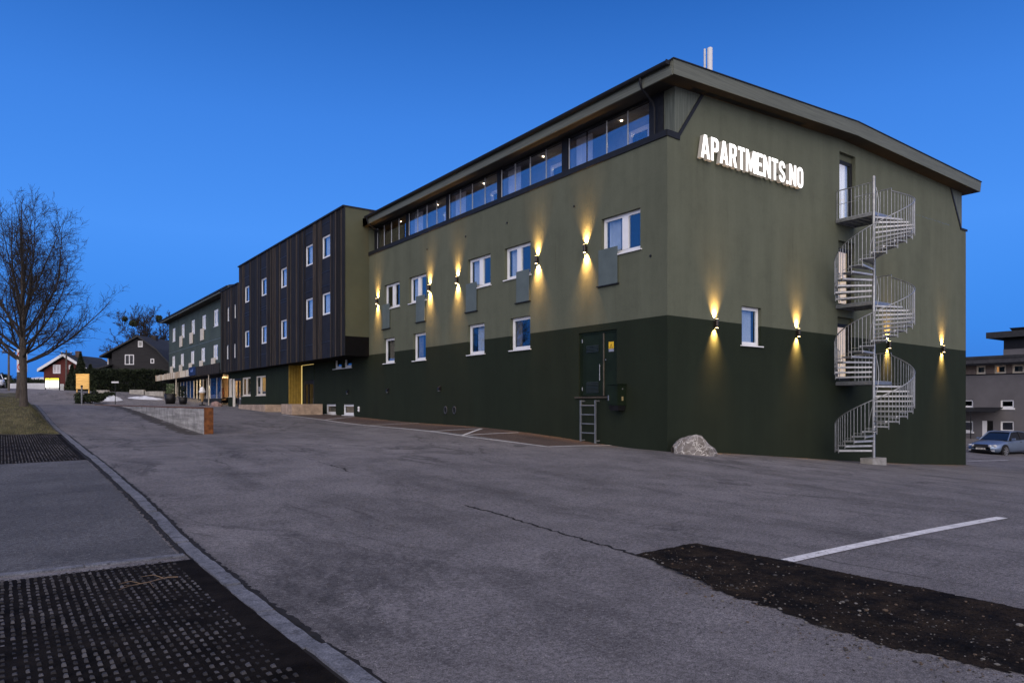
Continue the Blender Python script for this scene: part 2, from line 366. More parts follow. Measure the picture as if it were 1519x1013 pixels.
struct(sheet('pavement', np.arange(-24, -13.69, .25), np.arange(-5.5, 4.51, .25), ASPH2, .004))
# kerb of flush stones
mb = MB(); strip(mb, [(-13.585, -13.2), (-13.585, 45)], .19, CRK, .004, .5, 0, 2); y = -13.2; rnd = random.Random(3)
KERB = concmat('kerb_stone', (.125, .132, .155))
def _speck(m):
    n, l = m.node_tree.nodes, m.node_tree.links; bs = n['Principled BSDF']; src = bs.inputs['Base Color'].links[0].from_socket; v = posnode(n, l)
    c = mix(n, l, src, ramp(n, l, noise(n, l, v, 9, 6, .8), [(.34, .25), (.5, 1.), (.7, 1.25)]), .9, 'MULTIPLY'); l.new(mix(n, l, c, ramp(n, l, noise(n, l, v, 70, 3, .8), [(.36, .4), (.62, 1.4)]), .8, 'MULTIPLY'), bs.inputs['Base Color'])
_speck(KERB)
while y < 60:
    L = rnd.uniform(.85, 1.1); y1 = y+L-rnd.uniform(.012, .035); x0 = -13.655+rnd.uniform(-.01, .012); x1 = x0+.135; dz = .018+rnd.uniform(-.006, .008)
    if True:
        n = 8 if y < 8 else 3; jl = [rnd.uniform(-.009, .009) for _ in range(n+1)]; jr = [rnd.uniform(-.007, .007) for _ in range(n+1)]; jz = [rnd.uniform(-.004, .003) for _ in range(n+1)]
        for k in range(n):
            ya = y+(y1-y)*k/n; yb = y+(y1-y)*(k+1)/n
            c = [(x0+jl[k], ya, jz[k]), (x1+jr[k], ya, jz[k]), (x1+jr[k+1], yb, jz[k+1]), (x0+jl[k+1], yb, jz[k+1])]
            mb.hexa([(p[0], p[1], H(p[0], p[1])-.1) for p in c]+[(p[0], p[1], H(p[0], p[1])+dz+p[2]) for p in c], KERB)
    y += L
y0 = -5.62; x = -13.7
while x > -19:
    L = rnd.uniform(.85, 1.1); c = [(x-L+.015, y0+.02), (x, y0), (x, y0+.1), (x-L+.015, y0+.12)]
    mb.hexa([(*p, H(*p)-.1) for p in c]+[(*p, H(*p)+.016) for p in c], KERB); x -= L
struct(mb.build('kerb'))
# dark soil seams each side of the kerb
mb = MB(); strip(mb, [(-13.49, -13), (-13.50, 14)], .05, CRK, .008, .05, .012, 9); strip(mb, [(-13.70, -5.5), (-13.70, 13)], .055, CRK, .008, .05, .014, 10); struct(mb.build('kerb_seam'))

# knobbed paver fields in soil
def paver(x0, x1, y0, y1, seed):
    rnd = random.Random(seed); mb = MB(); kns = [pm('paver_knob', (.040, .039, .043), .8, .5, 6), pm('paver_knob_dark', (.017, .016, .017), .85, .5, 6), pm('paver_knob_pale', (.062, .061, .067), .75, .4, 6)]
    xs = np.linspace(x0, x1, int((x1-x0)/.2)+1); ys = np.arange(y0, y1+.01, .2)
    X, Y = np.meshgrid(xs, ys, indexing='ij'); Z = HH(X.ravel(), Y.ravel())+.007
    ny = len(ys); mb.mesh([(a, b, c) for a, b, c in zip(X.ravel(), Y.ravel(), Z)], [(i*ny+j, (i+1)*ny+j, (i+1)*ny+j+1, i*ny+j+1) for i in range(len(xs)-1) for j in range(len(ys)-1)], SOIL)
    pts = []; r = 0; y = y0+.06
    while y < y1-.05:
        x = x0+.05
        while x < x1-.13: pts.append((x+rnd.uniform(-.004, .004), y+rnd.uniform(-.006, .006))); x += .061
        y += .112
    zz = HH([p[0] for p in pts], [p[1] for p in pts])
    for (x, y), z in zip(pts, zz):
        edge = min(1, (x1-x)/.35+rnd.uniform(0, .5))
        bur = .5+.5*math.sin(x*2.3+1.7*math.sin(y*1.9))*math.sin(y*2.9+x)
        if rnd.random() > .45+.55*min(edge, .55+bur): continue
        h = rnd.uniform(.012, .024)*(.5+.5*edge)*(.6+.5*bur); a, b = .0165*rnd.uniform(.85, 1.1), .030*rnd.uniform(.8, 1.08); t = .5
        c = [(x-a, y-b), (x+a, y-b), (x+a, y+b), (x-a, y+b)]; d = [(x-a*t, y-b*t), (x+a*t, y-b*t), (x+a*t, y+b*t), (x-a*t, y+b*t)]
        mb.hexa([(*p, z) for p in c]+[(*p, z+h+rnd.uniform(-.004, .004)) for p in d], kns[1 if rnd.random() < .72-.5*bur*edge else (0 if rnd.random() < .75 else 2)])
    return struct(mb.build('paver_grid'))
paver(-18.6, -13.667, -12.6, -5.66, 1); paver(-18.6, -13.667, 4.5, 13.9, 2)

# soil trench in the lot, with grit
def soilmat():
    m, n, l, bs = newmat('trench_soil'); v = posnode(n, l)
    f = noise(n, l, v, 2.6, 6, .7); g = noise(n, l, v, 34, 5, .8); q = noise(n, l, v, 130, 2, .8)
    c = mix(n, l, (.006, .0055, .0058), (.027, .020, .0145), ramp(n, l, f, [(.40, 0.), (.68, 1.)]))
    c = mix(n, l, c, ramp(n, l, g, [(.35, .35), (.65, 1.7)]), .85, 'MULTIPLY'); c = mix(n, l, c, ramp(n, l, q, [(.4, .5), (.62, 2.2)]), .7, 'MULTIPLY')
    l.new(c, bs.inputs['Base Color']); bs.inputs['Roughness'].default_value = .95; bs.inputs['Specular IOR Level'].default_value = .06
    bump(n, l, bs, g, .9, .02); return m
SOILP = soilmat()
_lat = np.random.RandomState(77).rand(256, 256)
def vnoise(x, y):
    x = np.asarray(x, float); y = np.asarray(y, float); i = np.floor(x).astype(int); j = np.floor(y).astype(int); u = x-i; v = y-j; u = u*u*(3-2*u); v = v*v*(3-2*v)
    g = lambda a, b: _lat[a % 256, b % 256]
    return (g(i, j)*(1-u)+g(i+1, j)*u)*(1-v)+(g(i, j+1)*(1-u)+g(i+1, j+1)*u)*v
def fbm(x, y, o=5, p=.55):
    t = 0; a = 1; q = 0; f = 1
    for k in range(o): t = t+a*(vnoise(np.asarray(x)*f+17*k, np.asarray(y)*f-9*k)-.5); q += a; a *= p; f *= 2.03
    return t/q
def _soilmask(x, y):
    n = float(fbm(x*4, y*4, 4, .7))
    n2 = float(fbm(x*11+40, y*11, 4, .75))
    far = -8.77-.012*(-8.3-y)+.05*n+.03*n2                                   # straight cut edge on the lot side
    near = np.interp(-y, [8.25, 8.31, 9.0, 10.0, 11.25, 12.0, 14], [-9.76, -9.80, -9.98, -10.30, -10.55, -10.36, -10.2])+.22*n+.12*n2
    top = -8.29+.03*n if x > -9.1 else -8.29-(-9.1-x)*.02+.04*n
    return near < x < far and y < top
rs = np.random.RandomState(4)
def _soilh(X, Y):
    h = .012+.05*fbm(X*2.2, Y*2.2, 6, .62)+rs.uniform(-.003, .004, X.shape)
    e = np.clip(np.minimum(np.minimum((X+10.45)*3, (-8.72-X)*8), (-8.2-Y)*8), .12, 1)
    return np.clip(h, -.001, .05)*e+.006
struct(sheet('soil_patch', np.arange(-11.0, -8.6, .025), np.arange(-14, -8.1, .025), SOILP, 0, _soilmask, _soilh))
mb = MB(); rnd = random.Random(8)
PEB = [pm('pebble_pale', (.13, .125, .115), .8, .5, 30), pm('pebble_brown', (.09, .065, .045), .8, .4, 30), pm('pebble_dark', (.04, .038, .036), .8, .4, 30)]
def pebble(x, y, r, z):
    n = 6; vs = []
    for zz, k in ((0, .8), (.5, 1.), (1, .5)):
        for j in range(n):
            a = 2*PI*j/n; q = k*r*rnd.uniform(.7, 1.2); vs.append((x+q*math.cos(a), y+q*1.3*math.sin(a), z+zz*r*.9))
    mb.mesh(vs, [(i*n+j, i*n+(j+1) % n, (i+1)*n+(j+1) % n, (i+1)*n+j) for i in range(2) for j in range(n)]+[tuple(range(2*n, 3*n))], rnd.choice(PEB))
def _sz(x, y): return H(x, y)+float(_soilh0(x, y))
def _soilh0(x, y):
    e = min(max(min((x+10.45)*3, (-8.72-x)*8, (-8.2-y)*8), .12), 1); return min(max(.012+.05*float(fbm(x*2.2, y*2.2, 6, .62)), 0), .05)*e+.005
k = 0
while k < 1150:
    x, y = rnd.uniform(-10.7, -8.7), rnd.uniform(-13.5, -8.3)
    if _soilmask(x, y) and rnd.random() < .25+1.3*max(0, -9.2-x): pebble(x, y, min(.02, .0022+.003*rnd.expovariate(1)), _sz(x, y)); k += 1
for i in range(900):
    y = rnd.uniform(-13, -9.2); x = float(np.interp(-y, [8.25, 9.0, 10.0, 11.25, 12.0, 14], [-9.76, -9.98, -10.30, -10.55, -10.36, -10.2]))-rnd.expovariate(5); pebble(x, y, min(.014, .002+.0022*rnd.expovariate(1)), H(x, y)+.001)
for i in range(260):
    y = rnd.uniform(-13, -8.2); x = -8.77+rnd.expovariate(14); pebble(x, y, .002+.002*rnd.random(), H(x, y)+.001)
for i in range(900):
    a = rnd.uniform(0, 1); D = 3+9*a; X = rnd.uniform(-.3, .7)*D; p = CAM+FW*D+RT*X; pebble(p.x, p.y, rnd.uniform(.0018, .0045), H(p.x, p.y)+.001)
struct(mb.build('loose_grit'), 'stuff')
mb = MB(); rnd = random.Random(21)
TW = pm('dry_twig', (.16, .11, .07), .8, .3)
x, y = -13.95, -6.6
def tp_(t): return (x-.5*t, y-.22*t+.03*math.sin(9*t), H(x-.5*t, y-.22*t)+.035+.02*math.sin(3*t))
mb.tube([tp_(t/6) for t in range(7)], [.006, .006, .005, .005, .004, .003, .002], TW, 5)
for t, a, L in ((.25, 2.2, .22), (.45, -1.9, .28), (.65, 2.5, .18), (.8, -2.4, .16)):
    p = tp_(t); mb.tube([p, (p[0]+L*.5*math.cos(a), p[1]+L*.5*math.sin(a), p[2]+.02), (p[0]+L*math.cos(a+.2), p[1]+L*math.sin(a+.2), p[2]+.005)], [.004, .003, .0015], TW, 4)
tag(mb.build('fallen_twig'), 'thin pale dry twig lying on the dark knobbed pavers by the kerb', 'twig')

# planted mound with dry grass
def _mh(X, Y):
    cx = np.clip((X+16.6)/1.0, 0, 1)*np.clip((-13.72-X)/.75, 0, 1); sx = cx*cx*(3-2*cx); cy = np.clip((Y-13.6)/6.0, 0, 1)*np.clip((60-Y)/4, 0, 1); sy = cy*cy*(3-2*cy)
    return .68*sx*sy+.03*np.sin(X*5)*np.sin(Y*3)*sx
struct(sheet('grass_mound', np.arange(-16.8, -13.69, .1), np.arange(13.9, 62, .3), DRYG, .01, None, _mh))
mb = MB(); rnd = random.Random(5); GR = [pm('dry_blade', (.11, .10, .05), .9, .3), pm('green_blade', (.05, .06, .025), .9, .3), pm('straw_blade', (.17, .15, .085), .9, .3)]
gx = [rnd.uniform(-16.3, -13.75) for _ in range(14000)]; gy = [14.2+16*rnd.random()**1.7 for _ in range(14000)]
gz = HH(gx, gy)+_mh(np.array(gx), np.array(gy))
for x, y, z in zip(gx, gy, gz):
    a = rnd.uniform(0, 2*PI); h = rnd.uniform(.03, .09); s = .007; l1, l2 = rnd.uniform(-.04, .04), rnd.uniform(-.04, .04)
    mb.face([(x-s*math.cos(a), y-s*math.sin(a), z), (x+s*math.cos(a), y+s*math.sin(a), z), (x+l1, y+l2, z+h)], rnd.choice(GR))
struct(mb.build('dry_grass'), 'stuff')
mb = MB(); strip(mb, [(-9.6, 13.6), (-9.62, 20), (-9.5, 30), (-9.45, 45)], .5, pm('verge_dirt', (.05, .045, .04), .95, .5, 5, .5, 40), .006, .2, .05, 12); strip(mb, [(.3, -.1), (8, -.1), (19.3, -.1)], .2, MATS['verge_dirt'], .006, .15, .03, 14); struct(mb.build('dirt_strip'))

# ================================================================== MAIN BUILDING
def window(parent, F, a0, a1, z0, z1, rec=.13, fr=.085, mull=(), sill=.05, mf=None, side='l', curtain=None, label=None, glass=None, name='window', sdz=.035):
    mf = mf or WHITE; mb = MB(); d0, d1 = rec, rec+.07
    mb.fbox(F, a0, a0+fr, z0, z1, d0, d1, mf); mb.fbox(F, a1-fr, a1, z0, z1, d0, d1, mf)
    cuts = [a0+fr]
    for c, wd in mull: mb.fbox(F, c-wd/2, c+wd/2, z0+fr*1.2, z1-fr, d0-.012, d1, mf)
    mb.fbox(F, a0+fr, a1-fr, z0, z0+fr*1.2, d0+.001, d1-.001, mf); mb.fbox(F, a0+fr, a1-fr, z1-fr, z1, d0+.001, d1-.001, mf)
    wn = mb.build(name, parent)
    g = MB(); g.fbox(F, a0+fr*.8, a1-fr*.8, z0+fr, z1-fr*.8, d0+.03, d0+.034, glass or GLASS); g.build('pane', wn)
    if sill:
        s = MB(); s.fbox(F, a0-.07, a1+.05, z0-sdz, z0-.002, -sill, rec, mf); s.build('sill', wn)
    if curtain:
        for (c0, c1, m) in curtain:
            q = MB(); n = 28; ca = a0+(a1-a0)*c0; cb = a0+(a1-a0)*c1
            pts = [(ca+(cb-ca)*i/n, d1+.09+.028*math.sin(i*1.9)+.012*math.sin(i*.7)) for i in range(n+1)]
            for i in range(n): q.face([F(pts[i][0], z0, pts[i][1]), F(pts[i+1][0], z0, pts[i+1][1]), F(pts[i+1][0], z1, pts[i+1][1]), F(pts[i][0], z1, pts[i][1])], m, True)
            q.build('curtain', wn)
    if label: wn['label'] = label
    return wn
def roombox(parent, F, a0, a1, z0, z1, d0, d1, m, name='room'):
    mb = MB()
    mb.face([F(a0, z0, d1), F(a1, z0, d1), F(a1, z1, d1), F(a0, z1, d1)], m)
    for a in (a0, a1): mb.face([F(a, z0, d0), F(a, z1, d0), F(a, z1, d1), F(a, z0, d1)], m)
    for z in (z0, z1): mb.face([F(a0, z, d0), F(a1, z, d0), F(a1, z, d1), F(a0, z, d1)], m)
    return mb.build(name, parent)

B = empty('apartment_building', (0, 0, .27), 0, 'olive and dark green rendered building with glazed top strip and lit wall lamps', 'building')
L0, G0 = FL(0), FG(0)
W_UP = [(1.045, 2.715, 6.19, 7.40), (6.38, 7.975, 6.23, 7.41), (8.92, 10.55, 6.21, 7.42), (14.0, 15.615, 6.24, 7.435), (16.59, 18.22, 6.25, 7.44)]
W_LO = [(6.40, 7.61, 3.59, 4.775), (9.345, 10.55, 3.59, 4.79), (14.05, 15.22, 3.59, 4.82), (17.12, 18.28, 3.61, 4.825)]
W_HID = [(22.25, 23.4, 3.6, 4.85), (23.62, 24.75, 3.6, 4.85)]
W_BAS = [(24.46, 25.95, 1.06, 1.62), (21.95, 23.4, 1.03, 1.61)]
DOOR = (2.03, 3.78, 1.86, 3.915)
mb = MB()
wallgrid(mb, L0, 0, 20, -2.2, 9.19, W_UP+W_LO+[DOOR], .16, WALL)
wallgrid(mb, L0, 20, 30.02, -1, 5.03, W_HID+W_BAS+[(27.85, 29.82, 1.0, 3.1)], .16, WALL)
GW = (3.39, 4.385, 3.45, 4.668); GD1 = (9.0, 10.08, 8.2, 10.64); GD2 = (8.93, 10.0, 5.15, 7.46); GD3 = (8.87, 9.95, 2.45, 4.73)
wallgrid(mb, G0, 0, 19.35, -3, 8.2, [GW, GD2, GD3], .16, WALL)
# upper gable around the top door, under the roof and inside the two slanted trims
def under(x): return 10.645+(x+.35)*(.445/9.6) if x < 9.25 else 11.088-(x-9.25)*(.2/10.2)
P = lambda pts: mb.face([G0(a, z) for a, z in pts], WALL)
P([(0, 8.2), (9.0, 8.2), (9.0, 9.2), (0, 9.2)]); P([(10.08, 8.2), (19.35, 8.2), (19.35, 9.3), (10.08, 9.25)])
P([(.45, 9.2), (9.0, 9.2), (9.0, under(9)+.02), (1.49, under(1.49)+.02)])
P([(10.08, 9.25), (18.9, 9.3), (17.84, under(17.84)+.02), (10.08, under(10.08)+.02)])
P([(9.0, 10.64), (10.08, 10.64), (10.08, under(10.08)+.02), (9.25, under(9.25)+.02), (9.0, under(9)+.02)])
for a in (9.0, 10.08): mb.face([G0(a, 8.2), G0(a, 10.64), G0(a, 10.64, .16), G0(a, 8.2, .16)], WALL)
mb.face([G0(9, 10.64), G0(10.08, 10.64), G0(10.08, 10.64, .16), G0(9, 10.64, .16)], WALL)
mb.face([(19.35, 0, -3), (19.35, 20, -3), (19.35, 20, 9.3), (19.35, 0, 9.3)], WALL)
mb.face([(19.35, 20, -3), (0, 20, -3), (0, 20, 11), (19.35, 20, 11)], WALL)
mb.build('wall', B)
# board-clad set-back corners of the clerestory
mb = MB()
mb.prism([(.33, 9.2), (.45, 9.2), (1.49, 10.74), (.33, 10.69)], [], lambda a, b, d: (a, d, b), .012, .42, OLIVE)
mb.build('corner_cladding', B); mb = MB()
mb.prism([(18.9, 9.3), (18.97, 9.3), (18.97, 10.9), (17.84, 10.92)], [], lambda a, b, d: (a, d, b), .012, .42, OLIVE)
mb.build('corner_cladding', B)
mb = MB()
tr = lambda a, b, d: (a, d, b)
mb.prism([(-.03, 9.19), (.5, 9.17), (.5, 9.27), (1.56, 10.72), (1.46, 10.75), (.44, 9.36), (-.03, 9.36)], [], tr, -.03, .0, DARKM)
mb.box(-.045, .3, 0, 20, 9.19, 9.37, DARKM); mb.build('flashing', B); mb = MB()
mb.prism([(18.86, 9.34), (19.45, 9.34), (19.45, 9.25), (18.8, 9.25), (17.78, 10.86), (17.86, 10.9)], [], tr, -.03, 0, DARKM)
mb.build('flashing', B)
# roof
mb = MB(); yv0, yv1 = -.51, 20.0
top = [(-.355, 11.05), (9.25, 11.56), (19.55, 11.32)]; bot = [(-.345, 10.645), (9.25, 11.088), (19.45, 10.888)]
for i in range(2):
    (xa, za), (xb, zb) = bot[i], bot[i+1]; (xc, zc), (xd, zd) = top[i], top[i+1]
    mb.face([(xa, yv0, za), (xb, yv0, zb), (xb, yv1, zb), (xa, yv1, za)], SOFF)
    mb.face([(xc, yv0, zc), (xd, yv0, zd), (xd, yv1, zd), (xc, yv1, zc)], ROOFM)
    mb.face([(xa, yv1, za), (xb, yv1, zb), (xd, yv1, zd), (xc, yv1, zc)], ROOFM)
R_ = mb.build('roof', B)
mb = MB()
mb.prism(bot+top[::-1], [], tr, yv0-.025, yv0, VERGE)
mb.box(-.40, -.345, yv0, 19.3, 10.62, 10.80, VERGE); mb.box(-.385, -.345, yv0, 19.3, 10.803, 11.0, VERGE)
mb.hexa([(19.45, yv0, 10.9), (19.5, yv0, 10.9), (19.5, 20, 10.9), (19.45, 20, 10.9), (19.5, yv0, 11.3), (19.55, yv0, 11.3), (19.55, 20, 11.3), (19.5, 20, 11.3)], VERGE)
mb.build('fascia', R_)
mb = MB()
for i in range(2):
    (xc, zc), (xd, zd) = top[i], top[i+1]
    mb.hexa([(xc-.02*(i == 0), yv0-.05, zc+.002), (xd, yv0-.05, zd+.002), (xd, yv0+.05, zd+.002), (xc-.02*(i == 0), yv0+.05, zc+.002), (xc-.02*(i == 0), yv0-.05, zc+.035), (xd, yv0-.05, zd+.035), (xd, yv0+.05, zd+.035), (xc-.02*(i == 0), yv0+.05, zc+.035)], DARKM)
mb.build('verge_cap', R_)
mb = MB(); n = 8
for k in range(n):
    a0 = PI+PI*k/n; a1 = PI+PI*(k+1)/n; r = .075; c = (-.47, 11.0)
    p, q = (c[0]+r*math.cos(a0), c[1]+r*math.sin(a0)*1.3), (c[0]+r*math.cos(a1), c[1]+r*math.sin(a1)*1.3)
    mb.face([(p[0], yv0+.06, p[1]), (q[0], yv0+.06, q[1]), (q[0], 19.35, q[1]), (p[0], 19.35, p[1])], DARKM, True)
mb.box(-.56, -.39, yv0+.06, yv0+.075, 10.9, 11.02, DARKM); mb.box(-.56, -.39, 19.34, 19.355, 10.9, 11.02, DARKM); mb.box(-.40, -.35, yv0+.02, 19.3, 11.001, 11.06, DARKM)
mb.build('gutter', R_)
for y in (.6, 19.2):
    mb = MB(); mb.tube([(-.47, y, 10.93), (-.47, y, 10.78), (-.42, y, 10.66), (-.1, y+.02, 10.46), (.12, y+.05, 10.36), (.17, y+.05, 10.2), (.17, y+.05, 9.4)], .034, DARKM, 10); mb.build('downpipe', R_)
# glazed top strip : five balcony bays behind sliding glass
GX = FL(.33); bays = [(.95, 4.70), (4.98, 8.69), (8.88, 12.59), (12.76, 16.30), (16.5, 19.75)]
mb = MB()
edges = [(.42, .95)]+[(bays[i][1], bays[i+1][0]) for i in range(4)]+[(19.75, 20.0)]
for a, b in edges: mb = MB(); mb.fbox(GX, a, b, 9.3, 10.7, -.04, .12, DARKM); mb.build('strip_post', B)
BEAM = pm('pane_edge', (.42, .44, .46), .4, .1)
for i, (a, b) in enumerate(bays):
    mb = MB(); n = 4; wd = (b-a)/n
    mb.fbox(GX, a, b, 10.60, 10.7, -.03, .1, DARKM); mb.fbox(GX, a, b, 9.3, 9.43, -.03, .1, DARKM); mb.fbox(GX, a, a+.03, 9.43, 10.6, -.03, .1, DARKM); mb.fbox(GX, b-.03, b, 9.43, 10.6, -.03, .1, DARKM)
    bay = mb.build('glazed_bay', B)
    for k in range(1, n+1): q = MB(); o_ = .044 if k == n else 0; q.fbox(GX, a+wd*k-.014-o_, a+wd*k+.014-o_, 9.43, 10.6, -.006, .03, BEAM if i or k != 3 else DARKM); q.build('mullion', bay)
    for k in range(n):
        g = MB(); g.fbox(GX, a+wd*k+.016, a+wd*(k+1)-.016, 9.43, 10.6, .008, .016, GLASS2); g.build('pane', bay)
    rm = MB(); RW = ROOMW if i < 4 else pm('brown_room', (.12, .085, .05), .8, .2)
    F = GX; a_, b_ = a-.06, b+.06
    rm.face([F(a_, 9.3, 1.0), F(b_, 9.3, 1.0), F(b_, 10.64, 1.0), F(a_, 10.64, 1.0)], RW)
    for q in (a_, b_): rm.face([F(q, 9.3, .12), F(q, 10.64, .12), F(q, 10.64, 1.0), F(q, 9.3, 1.0)], RW)
    rm.face([F(a_, 9.3, .12), F(b_, 9.3, .12), F(b_, 9.3, 1.0), F(a_, 9.3, 1.0)], RW); rm.face([F(a_, 10.64, .12), F(b_, 10.64, .12), F(b_, 10.64, 1.0), F(a_, 10.64, 1.0)], RW)
    rm.build('balcony_room', bay)
    if i < 4:
        q = MB(); m_ = 30; c0, c1 = b-wd*.95, b-.08
        pts = [(c0+(c1-c0)*j/m_, .3+.03*math.sin(j*1.7)) for j in range(m_+1)]
        for j in range(m_): q.face([F(pts[j][0], 9.35, pts[j][1]), F(pts[j+1][0], 9.35, pts[j+1][1]), F(pts[j+1][0], 10.6, pts[j+1][1]), F(pts[j][0], 10.6, pts[j][1])], CURT, True)
        q.build('curtain', bay)
        dr = MB(); e0, e1 = a+.85, a+1.8; zt = 10.42
        dr.fbox(F, e0, e0+.13, 9.31, zt, 0.91, 0.99, WHITE); dr.fbox(F, e1-.13, e1, 9.31, zt, 0.91, 0.99, WHITE); dr.fbox(F, e0+.13, e1-.13, zt-.14, zt, 0.91, 0.99, WHITE)
        dr.fbox(F, e0+.13, e1-.13, 9.31, zt-.14, 0.95, 0.98, pm('door_glass_dark', (.01, .012, .02), .08, .1)); dr.build('balcony_door', bay)
    cl = MB(); cy = a+wd*1.75; cl.lathe([(.0, 0), (.034, 0), (.038, .02)], (.33+.42, cy, 10.615), em('ceiling_lamp', (1, .78, .5), 16), 14); cl.build('ceiling_lamp', bay)
    ld = bpy.data.lights.new('balcony_glow', 'POINT'); ld.energy = 1.3 if i < 4 else 1.3; ld.color = (1, .74, .45); ld.shadow_soft_size = .06
    lo = bpy.data.objects.new('balcony_glow', ld); COL.objects.link(lo); lo.location = Vector((.33+.55, cy-.35, 10.1))-B.location; lo.parent = B
# facade windows
for (a0, a1, z0, z1), mu, pan, cu in zip(W_UP, (1.77, 7.2, 9.72, 14.82, 17.4),
        ((1.955, 2.79, 5.31, 6.43, True), (6.395, 7.17, 5.30, 6.42, False), (9.84, 10.62, 5.32, 6.45, True), (14.04, 14.86, 5.32, 6.48, False), (17.56, 18.36, 5.31, 6.49, True)),
        ([(.64, .95, CURT)], [(.55, .93, CURT)], [(.6, .95, CURT)], [(.75, .93, CURT)], [])):
    wn = window(B, L0, a0, a1, z0, z1, .12, .1, [(mu, .26)], .05, curtain=cu)
    p0, p1, q0, q1, lft = pan
    p = MB(); p.fbox(L0, p0, p1, q0, q1, -.055, -.035, PANELG); p.fbox(L0, p0+.03, p1-.03, q0+.02, q1-.06, -.033, -.002, DARKM)
    bp = p.build('balcony_panel', B)
    s = MB(); s.fbox(L0, p0-.04, p1+.09, q0-.035, q0-.002, -.075, 0, DARKM); s.build('ledge', bp)
for (a0, a1, z0, z1), cu in zip(W_LO, ([(.7, .97, CURTD)], [(.35, .7, CURT)], [(.6, .97, CURTD)], [(.05, .9, CURTD)])):
    window(B, L0, a0, a1, z0, z1, .12, .105, (), .06, curtain=cu)
for a0, a1, z0, z1 in W_HID: window(B, L0, a0, a1, z0, z1, .12, .12, (), .06)
for a0, a1, z0, z1 in W_BAS: window(B, L0, a0, a1, z0, z1, .06, .11, (), .07, curtain=[(.0, 1., CURTD)])
window(B, G0, *GW, .12, .1, (), .06, curtain=[(.0, .86, CURT)])
for y_, z_ in ((4.0, 8.1), (7.8, 8.35), (10.7, 8.4), (13.9, 8.45), (.63, 5.9)):
    mb = MB(); mb.tube([(-.03, y_, z_), (0, y_, z_)], .035, DARKM, 8); mb.build('wall_anchor', B)
# gable doors
LITC = em('lit_curtain', (1, .66, .36), .7); PINKC = em('lit_white_curtain', (1, .80, .70), .65)
for g, lit in ((GD1, PINKC), (GD2, LITC), (GD3, LITC)):
    a0, a1, z0, z1 = g; mf = DARKM; mb = MB()
    mb.fbox(G0, a0, a0+.1, z0, z1-.22, .13, .2, mf); mb.fbox(G0, a1-.1, a1, z0, z1-.22, .13, .2, mf); mb.fbox(G0, a0, a1, z1-.22, z1, .128, .2, OLIVEW); mb.fbox(G0, a0+.1, a1-.1, z1-.34, z1-.22, .131, .199, mf); mb.fbox(G0, a0+.1, a1-.1, z0, z0+.1, .131, .199, mf)
    dr = mb.build('gable_door', B)
    p = MB(); p.fbox(G0, a0+.1, a1-.1, z0+.1, z1-.34, .16, .166, GLASS); p.build('pane', dr)
    q = MB(); n = 24; A = [(a0+(a1-a0)*i/n, .3+.03*math.sin(i*1.6)) for i in range(n+1)]
    for i in range(n): q.face([G0(A[i][0], z0, A[i][1]), G0(A[i+1][0], z0, A[i+1][1]), G0(A[i+1][0], z1-.2, A[i+1][1]), G0(A[i][0], z1-.2, A[i][1])], lit if 5 < i < 21 or lit is LITC else CURT, True)
    q.build('curtain', dr)
# raised double service door with louvres
a0, a1, z0, z1 = DOOR
mb = MB(); mb.fbox(L0, a0, a0+.06, z0, z1, .05, .12, DOORG); mb.fbox(L0, a1-.08, a1, z0, z1, .05, .12, DOORG); mb.fbox(L0, a0+.06, a1-.08, z1-.07, z1, .051, .119, DOORG)
dr = mb.build('service_door', B)
for (b0, b1) in ((2.69, a1-.085), (a0+.065, 2.645)):
    mb = MB(); mb.fbox(L0, b0, b1, z0+.02, z1-.075, .07, .11, DOORG); lf = mb.build('door_leaf', dr)
    if b0 > 2.5:
        for q0, q1 in ((3.27, 3.52), (1.97, 2.37)):
            l = MB(); nn = int((q1-q0)/.045)
            for k in range(nn): zz = q0+k*.045; l.hexa([L0(2.9, zz, .045), L0(3.47, zz, .045), L0(3.47, zz+.01, .069), L0(2.9, zz+.01, .069), L0(2.9, zz+.02, .045), L0(3.47, zz+.02, .045), L0(3.47, zz+.04, .069), L0(2.9, zz+.04, .069)], LOUV)
            l.build('louvre', lf)
        h = MB(); h.tube([L0(2.83, 2.36, .035), L0(2.83, 2.87, .035)], .014, GALV, 8); h.fbox(L0, 2.82, 2.84, 2.4, 2.42, .035, .069, GALV); h.fbox(L0, 2.82, 2.84, 2.8, 2.82, .035, .069, GALV); h.build('handle', lf)
        for zz in (2.05, 3.6): h = MB(); h.tube([L0(3.68, zz, .06), L0(3.68, zz+.11, .06)], .016, GALV, 8); h.build('hinge', lf)
    else:
        h = MB(); h.tube([L0(2.58, 3.0, .069), L0(2.58, 3.0, .045)], .02, GALV, 10); h.build('lock', lf)
mb = MB(); mb.fbox(L0, 2.648, 2.687, z0+.02, z1-.08, .045, .1, pm('door_edge', (.10, .085, .06), .5)); mb.build('centre_post', dr)
mb = MB(); mb.fbox(L0, a0-.1, a1+.14, z0-.06, z0-.002, -.07, .16, pm('brown_ledge', (.055, .045, .03), .6)); mb.build('threshold', dr)
mb = MB(); mb.fbox(L0, 2.225, 2.45, 3.33, 3.545, .062, .069, pm('sign_yellow', (.75, .46, .02), .5, .06)); ys = mb.build('warning_sign', dr)
mb = MB(); yk = pm('sign_ink', (.03, .025, .01), .6); mb.prism([(2.285, 3.385), (2.39, 3.385), (2.3375, 3.49)], [[(2.303, 3.396), (2.372, 3.396), (2.3375, 3.466)]], lambda a, b, d: L0(a, b, d), .060, .0615, yk); mb.fbox(L0, 2.332, 2.343, 3.41, 3.45, .060, .0615, yk)
mb.fbox(L0, 2.245, 2.43, 3.352, 3.364, .060, .0615, yk); mb.build('symbol', ys)
